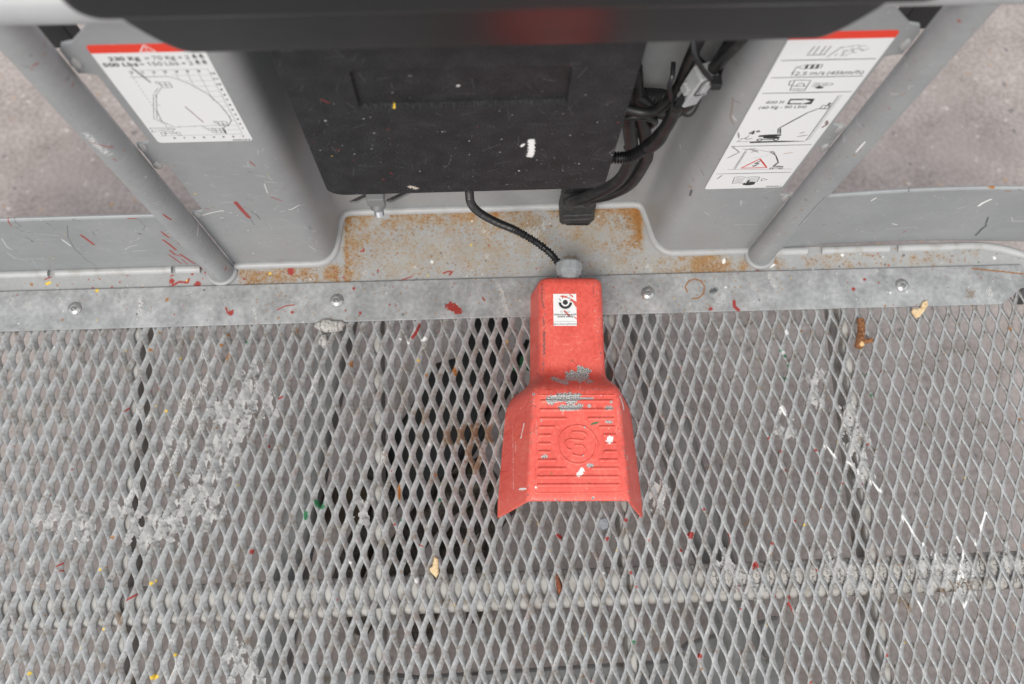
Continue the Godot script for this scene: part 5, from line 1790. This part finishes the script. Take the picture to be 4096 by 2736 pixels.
func build_foot_switch():
	var root := thing("foot_switch", "red foot switch with ribbed guard hood and grey paint chips", "foot switch", Vector3(0.1105, 0.0002, -0.146))
	root.rotation.y = -0.034
	own_axes[root] = true
	var c := Canvas.new(-0.105, -0.245, 0.105, 0.09, 2600, grain)
	c.base(ramp([[0.0, 184, 70, 60], [0.28, 206, 80, 68], [0.5, 216, 88, 76], [0.7, 218, 98, 84], [1.0, 222, 124, 104]]), 22.0, 150.0, 0.5, 121)
	specks(c, 160, 0.0003, 0.0008, "ddwlobr", -0.1, -0.24, 0.1, 0.08, 0.7)
	scratches(c, 140, 0.012, Color8(168, 52, 44), -0.1, -0.24, 0.1, 0.08, 0.0003)
	scratches(c, 60, 0.012, Color8(236, 150, 132), -0.1, -0.24, 0.1, 0.08, 0.0003)
	# scuffed edges: bare metal and old blue-grey primer in broken dashes
	for line in [[-0.033, -0.21, -0.036, -0.10, 46], [0.032, -0.215, 0.036, -0.10, 22], [-0.0505, -0.06, -0.059, 0.06, 34], [0.0505, -0.06, 0.059, 0.06, 40], [-0.045, -0.066, 0.045, -0.066, 24], [-0.055, 0.0635, 0.055, 0.0635, 30]]:
		for i in line[4]:
			var a := rng.randf()
			c.blob(lerpf(line[0], line[2], a) + rng.randfn(0.0, 0.0008), lerpf(line[1], line[3], a) + rng.randfn(0.0, 0.0006), rng.randf_range(0.0003, 0.0009), Color8(92, 88, 92) if rng.randf() < 0.6 else Color8(150, 146, 146), rng.randf_range(0.5, 0.95), 0.8)
	c.stains(STAINS["pedal"], false, true)
	var m := skin(c, 0.46)
	var uv := [0, 2, -0.105, c.u0 + c.w / c.k, -0.245, c.v0 + c.h / c.k]
	var H := 0.12
	var st := [[-0.2225, 0.0300, 0.060, 0.040, 0.009], [-0.2210, 0.0355, 0.069, 0.045, 0.011], [-0.2170, 0.0388, 0.0735, 0.0480, 0.012], [-0.2100, 0.0395, 0.0748, 0.0486, 0.012], [-0.16, 0.0400, 0.075, 0.0490, 0.012], [-0.106, 0.0405, 0.075, 0.0494, 0.012], [-0.097, 0.0406, 0.0762, 0.0505, 0.012], [-0.090, 0.0410, 0.081, 0.056, 0.014], [-0.083, 0.0435, 0.092, 0.066, 0.011], [-0.0765, 0.0475, 0.105, 0.0735, 0.010], [-0.070, 0.0500, 0.1150, 0.0775, 0.009], [-0.063, 0.0512, 0.1190, 0.0805, 0.008], [-0.055, 0.0518, H, 0.0825, 0.007], [0.0, 0.0558, H, 0.0875, 0.007], [0.058, 0.0594, H, 0.0925, 0.007]]
	var loops := []
	for s in st: loops.append(section(s[0], s[1], s[2], s[3], s[4]))
	loops.append(section(0.0640, 0.0597, H - 0.0006, 0.0930, 0.007, 0.012))
	loops.append(section(0.0655, 0.0590, H - 0.0022, 0.0922, 0.007, 0.012))
	loops.append(section(0.0650, 0.0568, H - 0.0048, 0.0898, 0.006, 0.012))
	loops.append(section(0.03, 0.0550, H - 0.0050, 0.0870, 0.006))
	loops.append(section(-0.05, 0.0480, H - 0.0060, 0.0790, 0.006))
	var g := Geo.new()
	g.loft(loops, false, true, true)
	var hood := part("guard_hood", mesh_of(g, uv, 62.0), m, root)
	# panel border, ribs and emblem cast into the hood top
	var ridge := func(called: String, pts: Array, r: float, parent: Node):
		var rg := Geo.new()
		rg.tube(spline(pts, 0.002), r, 8, true)
		part(called, mesh_of(rg, uv, 60.0), m, parent)
	var y := H - 0.0003
	var frame := []
	for q in round_rect(-0.0465, -0.0590, 0.0465, 0.0560, 0.005, 5):
		frame.append(Vector3(q.x * (1.0 + (q.y + 0.059) * 0.95), y - 0.0005, q.y))
	frame.append(frame[0])
	ridge.call("border", frame, 0.0014, hood)
	for q in [[-0.0515, -1.0, -1.0], [-0.0410, -1.0, -1.0], [-0.0305, -0.0135, 0.0125], [-0.0205, -0.0265, 0.0258], [-0.0106, -0.0310, 0.0308], [-0.0008, -0.0315, 0.0325], [0.0087, -0.0318, 0.0308], [0.0188, -0.0255, 0.0255], [0.0283, -0.0138, 0.0152], [0.0381, -1.0, -1.0], [0.0475, -1.0, -1.0]]:
		var z: float = q[0]
		var e := 0.0432 + (z + 0.05) * 0.05
		if q[1] == -1.0: ridge.call("rib", [Vector3(-e, y - 0.0004, z), Vector3(0, y - 0.0004, z), Vector3(e, y - 0.0004, z)], 0.0028, hood)
		else:
			ridge.call("rib", [Vector3(-e, y - 0.0004, z), Vector3(q[1], y - 0.0004, z)], 0.0028, hood)
			ridge.call("rib", [Vector3(q[2], y - 0.0004, z), Vector3(e, y - 0.0004, z)], 0.0028, hood)
	var ring := []
	for i in 41: ring.append(Vector3(cos(TAU * i / 40.0) * 0.0226, y - 0.0004, sin(TAU * i / 40.0) * 0.0226))
	ridge.call("emblem_ring", ring, 0.0019, hood)
	var o := Vector3(0.1105, 0, 0.146)
	for q in [[[0.1046, -0.1608], [0.117, -0.1604], [0.1218, -0.1556], [0.1175, -0.1501]], [[0.1175, -0.1505], [0.1012, -0.1519], [0.0959, -0.1464], [0.0979, -0.1413], [0.1034, -0.1394]], [[0.1071, -0.1451], [0.1161, -0.1445], [0.1202, -0.1376], [0.1154, -0.1322], [0.1042, -0.1343]]]:
		var pts := []
		for v in q: pts.append(Vector3(v[0] - 0.1105, y - 0.0005, v[1] + 0.146))
		ridge.call("emblem_mark", pts, 0.0022, hood)
	# mortar packed into the screw recess on the neck
	g = lump(Vector3(0.0069, 0.0742, -0.0904), 0.0125, 0.0105, 0.0022, 3)
	part("mortar_plug", mesh_of(g, [], 60.0), mortar(), hood)
	# treadle inside the hood
	g = Geo.new()
	soft_box(g, -0.045, 0.02, 0.045, 0.05, -0.045, 0.03, 0.006, 0.002)
	part("treadle", mesh_of(g), plain(Color8(38, 36, 36), 0.6), root)
	# cable gland
	var gl := mottled([[0.0, 136, 138, 140], [1.0, 154, 156, 158]], 20.0, 0.5, 0.0, 14)
	g = Geo.new()
	turned(g, Vector3(0.0, 0.054, -0.2200), Vector3(0, 0, -1), [[0.0, 0.0140], [0.007, 0.0140], [0.0075, 0.0162], [0.013, 0.0162], [0.0135, 0.0170], [0.025, 0.0164], [0.0275, 0.0146], [0.029, 0.0090]], 10, 0.2)
	var gland := part("cable_gland", mesh_of(g, [], 24.0), gl, root)
	for i in 5:
		var a := PI * (0.1 + 0.2 * i)
		g = Geo.new()
		g.tube(PackedVector3Array([Vector3(cos(a) * 0.0166, 0.054 + sin(a) * 0.0166, -0.2340), Vector3(cos(a) * 0.0164, 0.054 + sin(a) * 0.0164, -0.2450)]), 0.0008, 6)
		part("grip_rib", mesh_of(g, [], 60.0), gl, gland)
	# approval label on the housing
	var lc := Canvas.new(0, 0, 0.0292, 0.0418, 14000, grain)
	lc.plain(Color8(226, 226, 224))
	var ink := Color8(46, 48, 50)
	var ctr := Vector2(0.0152, 0.0112)
	for i in 60:
		var a := TAU * i / 60.0
		lc.blob(ctr.x + cos(a) * 0.0098, ctr.y + sin(a) * 0.0098, 0.00022, Color8(130, 130, 130), 1.0, 0.0)
	var low := PackedVector2Array()
	for i in 25: low.append(ctr + Vector2(cos(PI * i / 24.0), sin(PI * i / 24.0)) * 0.0086)
	for i in 25: low.append(ctr + Vector2(cos(PI * (24 - i) / 24.0), sin(PI * (24 - i) / 24.0)) * 0.0052)
	lc.poly(low, ink)
	lc.blob(ctr.x, ctr.y, 0.0033, ink, 1.0, 0.0)
	for i in 5:
		var a := PI * (1.12 + 0.19 * i)
		lc.stroke([ctr.x + cos(a) * 0.0062, ctr.y + sin(a) * 0.0062, ctr.x + cos(a + 0.16) * 0.0086, ctr.y + sin(a + 0.16) * 0.0086], 0.0005, ink, 1.0, 0.2)
	lc.line(Vector2(0.001, 0.036), Vector2(0.028, 0.036), 0.0004, Color8(180, 180, 178))
	var red := Color8(206, 78, 66)
	for q in [[0.021, 0.0005, 0.025, 0.004, 0.0008], [0.022, 0.007, 0.029, 0.012, 0.0012], [0.0135, 0.022, 0.020, 0.029, 0.0010], [0.026, 0.030, 0.029, 0.033, 0.0006], [0.010, 0.003, 0.018, 0.0045, 0.0010], [0.0265, 0.0105, 0.0295, 0.0165, 0.0014]]:
		lc.stroke([q[0], q[1], q[2], q[3]], q[4], red, 1.0, 0.9)
	g = Geo.new()
	g.plate(PackedVector2Array([Vector2(-0.0225, -0.1978), Vector2(0.0067, -0.1978), Vector2(0.0067, -0.1560), Vector2(-0.0225, -0.1560)]), 0.0749, 0.0753, xz)
	var lab := part("approval_label", mesh_of(g, [0, 2, -0.0225, 0.0067, -0.1978, -0.1560]), skin(lc, 0.5), root, "torn white approval label with round emblem")
	var flat := Basis(Vector3.RIGHT, -PI / 2)
	var dark := plain(Color8(60, 60, 62), 0.6)
	lettering("ET 19231", 0.0019, plain(Color8(130, 130, 130), 0.6), lab, Vector3(-0.0075, 0.0754, -0.1740), flat)
	lettering("Sicherheit geprüft", 0.0020, dark, lab, Vector3(-0.0075, 0.0754, -0.1706), flat, true)
	lettering("tested safety", 0.0020, dark, lab, Vector3(-0.0075, 0.0754, -0.1679), flat, true)
	lettering("dguv.de/pruefzeichen", 0.0017, plain(Color8(110, 110, 110), 0.6), lab, Vector3(-0.0075, 0.0754, -0.1583), flat)

# ---------------------------------------------------------------- conduit, hoses, connector, ties
func ribbed(pts: Array, r: float, pitch: float) -> Geo:
	var s := spline(pts, 0.0006)
	var out := PackedVector3Array()
	var rad := PackedFloat32Array()
	var run := 0.0
	var last := s[0]
	var mark := -1.0
	for q in s:
		run += q.distance_to(last)
		last = q
		if run - mark < pitch / 6.0: continue
		mark = run
		out.append(q)
		var ph := fposmod(run / pitch, 1.0)
		rad.append(r * (1.0 if ph < 0.5 else 0.74))
	var g := Geo.new()
	g.tube(out, rad, 14)
	return g

func build_cables():
	var black := plain(Color8(20, 20, 21), 0.38)
	var hose_mat := mottled([[0.0, 18, 18, 19], [0.55, 23, 23, 24], [0.75, 34, 33, 32], [1.0, 58, 54, 50]], 9.0, 0.45, 0.0, 24)
	var cond := ribbed([Vector3(-0.006, 0.292, -0.436), Vector3(-0.0065, 0.21, -0.430), Vector3(-0.0045, 0.172, -0.430), Vector3(0.006, 0.139, -0.431), Vector3(0.027, 0.103, -0.432), Vector3(0.052, 0.074, -0.431), Vector3(0.078, 0.060, -0.419), Vector3(0.096, 0.055, -0.405), Vector3(0.1055, 0.054, -0.392)], 0.0053, 0.0042)
	one("conduit", mesh_of(cond, [], 30.0), black, "black corrugated conduit curving from the control box to the foot switch", "conduit")
	var hoses := [
		["smooth black hose curling behind the control box beside the grey connector", [Vector3(0.208, 0.60, -0.452), Vector3(0.1985, 0.4784, -0.447), Vector3(0.1968, 0.421, -0.445), Vector3(0.192, 0.398, -0.443), Vector3(0.183, 0.3815, -0.441), Vector3(0.170, 0.373, -0.442), Vector3(0.150, 0.374, -0.447), Vector3(0.12, 0.380, -0.455)], 0.0056],
		["black hose looping low under the grey connector", [Vector3(0.237, 0.60, -0.455), Vector3(0.231, 0.47, -0.453), Vector3(0.2205, 0.379, -0.455), Vector3(0.2165, 0.352, -0.458), Vector3(0.206, 0.332, -0.460), Vector3(0.189, 0.337, -0.462), Vector3(0.175, 0.355, -0.464), Vector3(0.15, 0.375, -0.468)], 0.0066],
		["left one of the two black hoses running down into the rubber grommet", [Vector3(0.15, 0.40, -0.470), Vector3(0.1625, 0.328, -0.457), Vector3(0.175, 0.262, -0.455), Vector3(0.1785, 0.224, -0.455), Vector3(0.1717, 0.170, -0.455), Vector3(0.1475, 0.1278, -0.456), Vector3(0.128, 0.0985, -0.460), Vector3(0.123, 0.055, -0.474)], 0.0074],
		["right one of the two black hoses running down into the rubber grommet", [Vector3(0.158, 0.41, -0.472), Vector3(0.172, 0.337, -0.464), Vector3(0.1835, 0.298, -0.461), Vector3(0.1965, 0.240, -0.459), Vector3(0.1968, 0.210, -0.459), Vector3(0.1900, 0.154, -0.459), Vector3(0.1706, 0.119, -0.460), Vector3(0.151, 0.099, -0.463), Vector3(0.147, 0.055, -0.474)], 0.0074],
		["short black hose beside the top of the grey connector", [Vector3(0.245, 0.60, -0.445), Vector3(0.236, 0.53, -0.440), Vector3(0.2235, 0.487, -0.437), Vector3(0.219, 0.465, -0.437)], 0.006],
		["thin black cable passing left of the grey connector from the cable tie", [Vector3(0.200, 0.60, -0.435), Vector3(0.193, 0.515, -0.436), Vector3(0.203, 0.47, -0.446), Vector3(0.226, 0.43, -0.452), Vector3(0.222, 0.40, -0.455)], 0.0034],
		["thin black cable arching between the two lower hoses", [Vector3(0.15, 0.345, -0.450), Vector3(0.170, 0.352, -0.448), Vector3(0.186, 0.34, -0.450), Vector3(0.192, 0.31, -0.46), Vector3(0.186, 0.27, -0.472), Vector3(0.18, 0.2, -0.485)], 0.0036]]
	for q in hoses:
		var g := Geo.new()
		g.tube(spline(q[1], 0.005), q[2], 14)
		one("hose", mesh_of(g, [], 60.0), hose_mat, q[0], "hose", "black hoses beside the control box")
	# corrugated lead with shrink sleeve, up to the connector
	var root := thing("connector_lead", "black corrugated lead with smooth sleeve rising to the grey connector", "lead", Vector3(0.165, 0.32, -0.425))
	var cl := ribbed([Vector3(0.120, 0.304, -0.430), Vector3(0.1468, 0.3117, -0.422), Vector3(0.1649, 0.3205, -0.420), Vector3(0.181, 0.347, -0.420)], 0.0066, 0.0030)
	part("corrugated_tube", mesh_of(cl, [], 30.0), black, root)
	var g := Geo.new()
	g.tube(spline([Vector3(0.178, 0.341, -0.420), Vector3(0.1845, 0.355, -0.420), Vector3(0.190, 0.390, -0.421), Vector3(0.1925, 0.4185, -0.423)], 0.004), PackedFloat32Array(sleeve_radii(spline([Vector3(0.178, 0.341, -0.420), Vector3(0.1845, 0.355, -0.420), Vector3(0.190, 0.390, -0.421), Vector3(0.1925, 0.4185, -0.423)], 0.004).size())), 14)
	part("sleeve", mesh_of(g, [], 60.0), hose_mat, root)
	for i in 3:
		g = Geo.new()
		g.tube(spline([Vector3(0.1905 + i * 0.002, 0.414, -0.423), Vector3(0.195 + i * 0.003, 0.43, -0.428), Vector3(0.2 + i * 0.004, 0.442, -0.43)]), 0.0014, 8)
		part("wire", mesh_of(g, [], 60.0), black, root)
	# big loop of split conduit half hidden by the box
	var loopg := ribbed([Vector3(0.135, 0.352, -0.474), Vector3(0.155, 0.356, -0.470), Vector3(0.176, 0.3535, -0.470), Vector3(0.195, 0.343, -0.474), Vector3(0.21, 0.325, -0.48)], 0.0088, 0.0042)
	one("split_conduit", mesh_of(loopg, [], 30.0), plain(Color8(30, 30, 31), 0.45), "ribbed black split conduit half hidden behind the control box", "conduit")
	# grey connector
	var con := thing("connector", "light grey plastic plug connector among the black hoses", "connector", Vector3(0.2045, 0.419, -0.432))
	own_axes[con] = true
	con.rotation = Vector3(0.0, 0.35, -0.20)
	var pm := mottled([[0.0, 146, 147, 148], [1.0, 168, 169, 170]], 16.0, 0.5, 0.0, 15)
	g = Geo.new()
	soft_box(g, -0.0105, 0.014, 0.0105, 0.047, -0.009, 0.008, 0.003, 0.0014)
	var body := part("plug_body", mesh_of(g), pm, con)
	g = Geo.new()
	soft_box(g, -0.0085, -0.004, 0.0085, 0.0142, -0.008, 0.0065, 0.003, 0.0012)
	part("plug_neck", mesh_of(g), pm, con)
	g = Geo.new()
	var fr := []
	for q in round_rect(-0.0072, 0.020, 0.0072, 0.045, 0.004, 5): fr.append(Vector3(q.x, q.y, 0.0082))
	fr.append(fr[0])
	g.tube(spline(fr, 0.002), 0.0010, 6, false)
	part("seal_groove", mesh_of(g, [], 60.0), plain(Color8(70, 71, 72), 0.5), body)
	g = Geo.new()
	soft_box(g, -0.004, 0.024, 0.004, 0.044, 0.0078, 0.0105, 0.002, 0.0008)
	part("latch", mesh_of(g), pm, body)
	g = Geo.new()
	soft_box(g, -0.001, 0.0405, 0.0085, 0.0465, 0.0080, 0.0115, 0.001, 0.0006)
	part("locking_wedge", mesh_of(g), plain(Color8(128, 58, 44), 0.5), body, "rust red locking wedge")
	for s in [-1.0, 1.0]:
		g = Geo.new()
		soft_box(g, s * 0.0118 - 0.0022, 0.016, s * 0.0118 + 0.0022, 0.026, -0.005, 0.004, 0.001, 0.0005)
		part("side_tab", mesh_of(g), pm, body)
	# cable ties
	var tie_mat := plain(Color8(22, 22, 24), 0.3)
	var tie := thing("cable_tie", "black cable tie looped round the hose below the grey connector", "cable tie", Vector3(0.2, 0.40, -0.43), "black cable ties")
	g = Geo.new()
	g.tube(spline([Vector3(0.186, 0.452, -0.452), Vector3(0.1840, 0.4504, -0.438), Vector3(0.1828, 0.4401, -0.432), Vector3(0.1905, 0.4195, -0.428), Vector3(0.2020, 0.4035, -0.424), Vector3(0.2105, 0.4015, -0.424), Vector3(0.2165, 0.4105, -0.432), Vector3(0.219, 0.424, -0.448)], 0.002), 0.0022, 8, true, 0.55)
	part("strap", mesh_of(g, [], 60.0), tie_mat, tie)
	tie = thing("cable_tie", "black cable tie with square head over the top of the grey connector", "cable tie", Vector3(0.205, 0.48, -0.42), "black cable ties")
	g = Geo.new()
	g.tube(spline([Vector3(0.188, 0.525, -0.440), Vector3(0.1905, 0.5125, -0.426), Vector3(0.1995, 0.4975, -0.420), Vector3(0.2105, 0.4825, -0.418), Vector3(0.219, 0.471, -0.421), Vector3(0.226, 0.466, -0.436)], 0.002), 0.0024, 8, true, 0.55)
	part("strap", mesh_of(g, [], 60.0), tie_mat, tie)
	g = Geo.new()
	soft_box(g, 0.213, 0.4685, 0.222, 0.4785, -0.4235, -0.4135, 0.0012, 0.0006)
	part("tie_head", mesh_of(g), tie_mat, tie)
	# rubber grommet in the floor cut-out
	var rub := mottled([[0.0, 34, 34, 35], [0.6, 46, 46, 47], [1.0, 66, 65, 64]], 14.0, 0.6, 0.0, 26, 2.0)
	var gr := thing("rubber_grommet", "black rubber grommet block holding two hoses at the floor cut-out", "grommet", Vector3(0.137, -0.012, -0.48))
	g = Geo.new()
	g.plate(PackedVector2Array([Vector2(0.1145, 0.064), Vector2(0.1545, 0.064), Vector2(0.1590, 0.056), Vector2(0.1595, 0.006), Vector2(0.1550, -0.02), Vector2(0.1180, -0.02), Vector2(0.1140, 0.006)]), -0.493, -0.4655, xy, 0.003)
	part("block", mesh_of(g, [], 30.0), rub, gr)
	g = Geo.new()
	soft_box(g, 0.1165, 0.05, 0.144, 0.104, -0.4925, -0.484, 0.003, 0.001)
	part("clamp_plate", mesh_of(g), rub, gr)
	for y in [0.018, 0.034]:
		g = Geo.new()
		g.tube(PackedVector3Array([Vector3(0.117, y, -0.4655), Vector3(0.1565, y, -0.4655)]), 0.0022, 8)
		part("ridge", mesh_of(g, [], 60.0), rub, gr)
	# bolt end hanging below the box
	var bolt := thing("bolt", "zinc bolt end with washers below the left corner of the control box", "bolt", Vector3(-0.123, 0.058, -0.47))
	var zinc := plain(Color8(172, 174, 176), 0.28, 0.8)
	g = Geo.new()
	var prof := []
	for i in 9:
		prof.append([0.002 + i * 0.0018, 0.0064])
		prof.append([0.0029 + i * 0.0018, 0.0056])
	prof.push_front([0.0, 0.0045])
	prof.append([0.06, 0.0058])
	turned(g, Vector3(-0.1255, 0.060, -0.464), Vector3(0.02, 0.98, -0.2).normalized(), prof, 16)
	part("thread", mesh_of(g, [], 25.0), zinc, bolt)
	g = Geo.new()
	turned(g, Vector3(-0.1252, 0.078, -0.4675), Vector3(0.02, 0.98, -0.2).normalized(), [[0.0, 0.0088], [0.003, 0.0095], [0.004, 0.0095], [0.0045, 0.0110], [0.007, 0.0110], [0.0075, 0.0098], [0.016, 0.0098], [0.0165, 0.0085]], 18)
	part("nut", mesh_of(g, [], 25.0), zinc, bolt)
	g = Geo.new()
	soft_box(g, -0.136, 0.098, -0.114, 0.12, -0.496, -0.460, 0.002, 0.001)
	part("stud_plate", mesh_of(g), plain(Color8(120, 121, 122), 0.5), bolt)

func sleeve_radii(n: int) -> Array:
	var o := []
	for i in n:
		var a := float(i) / (n - 1)
		o.append(lerpf(0.0080, 0.0066, smoothstep(0.25, 0.5, a)) if a < 0.95 else 0.0060)
	return o

# ---------------------------------------------------------------- twigs, chips and crumbs lying on the floor
func build_litter():
	var bark := mottled([[0.0, 70, 42, 24], [0.4, 116, 74, 44], [0.7, 140, 96, 62], [1.0, 166, 122, 84]], 30.0, 0.85, 0.0, 131, 6.0)
	var raw := plain(Color8(206, 172, 122), 0.8)
	var root := thing("twig", "short brown forked twig lying on the mesh at the right", "twig", Vector3(0.508, 0.002, -0.296))
	var g := Geo.new()
	g.tube(spline([Vector3(0.5125, 0.0055, -0.3165), Vector3(0.5115, 0.0062, -0.302), Vector3(0.5080, 0.0062, -0.287), Vector3(0.5045, 0.0058, -0.2765)], 0.003), PackedFloat32Array([0.0048, 0.0052, 0.0050, 0.0053, 0.0050, 0.0051, 0.0053, 0.0055, 0.0056, 0.0054, 0.0058, 0.0060, 0.0052]), 12)
	part("stem", mesh_of(g, [], 50.0), bark, root)
	g = Geo.new()
	g.tube(spline([Vector3(0.5075, 0.0062, -0.2845), Vector3(0.516, 0.006, -0.2855), Vector3(0.5245, 0.0056, -0.2868)], 0.003), 0.0036, 10)
	part("side_shoot", mesh_of(g, [], 50.0), bark, root)
	part("cut_end", mesh_of(lump(Vector3(0.5072, 0.0105, -0.2805), 0.0038, 0.0042, 0.0016, 7), [], 60.0), raw, root)
	var chip := mottled([[0.0, 176, 142, 98], [0.5, 206, 180, 140], [1.0, 224, 206, 172]], 40.0, 0.85, 0.0, 132, 5.0)
	g = Geo.new()
	g.plate(PackedVector2Array([Vector2(0.606, -0.3395), Vector2(0.599, -0.3365), Vector2(0.596, -0.3290), Vector2(0.590, -0.3270), Vector2(0.5855, -0.3285), Vector2(0.583, -0.3240), Vector2(0.5875, -0.3150), Vector2(0.593, -0.3165), Vector2(0.600, -0.3240), Vector2(0.6065, -0.3325)]), 0.0045, 0.0085, xz, 0.0012)
	one("wood_chip", mesh_of(g, [], 50.0), chip, "pale curled wood chip on the edge of the strip at the right", "wood chip")
	g = Geo.new()
	g.plate(PackedVector2Array([Vector2(-0.0665, -0.0275), Vector2(-0.0615, -0.0235), Vector2(-0.0610, -0.0060), Vector2(-0.0645, -0.0005), Vector2(-0.0715, -0.0085), Vector2(-0.0725, -0.0125), Vector2(-0.0690, -0.0150)]), -0.004, 0.003, xz, 0.0016)
	one("wood_chip", mesh_of(g, [], 50.0), chip, "beige chip wedged in the mesh left of the guard hood's front", "wood chip")
	g = Geo.new()
	g.tube(spline([Vector3(0.0872, -0.004, 0.0015), Vector3(0.0888, -0.0045, 0.012), Vector3(0.0905, -0.005, 0.025)], 0.004), PackedFloat32Array([0.0016, 0.0030, 0.0034, 0.0030, 0.0024]), 8)
	one("bark_piece", mesh_of(g, [], 40.0), mottled([[0.0, 84, 40, 24], [1.0, 156, 92, 62]], 60.0, 0.9, 0.0, 133, 6.0), "reddish brown bark sliver wedged in the mesh below the foot switch", "bark")
	for q in [[-0.196, -0.331, 0.020, 0.010, "pale crumbly mortar lump on the strip edge left of the foot switch"], [-0.208, -0.312, 0.007, 0.009, "small mortar crumb in the mesh just below the larger lump"]]:
		one("mortar_lump", mesh_of(lump(Vector3(q[0], 0.0035 if q[2] > 0.01 else -0.004, q[1]), q[2], q[3], 0.007, 9 if q[2] > 0.01 else 12), [], 60.0), mortar(), q[4], "mortar lump", "mortar lumps by the strip")
	g = Geo.new()
	var lp := PackedVector2Array()
	for i in 14:
		var a := TAU * i / 14.0
		lp.append(Vector2(0.062, -0.292) + Vector2(cos(a), sin(a) * 0.8) * (0.012 + 0.007 * sin(a * 3.0)))
	g.plate(lp, -0.108, -0.1065, xz)
	one("green_scrap", mesh_of(g), plain(Color8(26, 92, 52), 0.6), "green scrap below the mesh beside the foot switch housing", "scrap")
	g = Geo.new()
	g.tube(spline([Vector3(0.755, -0.03, -0.345), Vector3(0.752, -0.012, -0.352), Vector3(0.765, 0.03, -0.36)], 0.004), 0.008, 12)
	one("cable_end", mesh_of(g, [], 60.0), plain(Color8(96, 97, 98), 0.5), "grey bracket end beside the chamfered right end of the strip", "bracket")
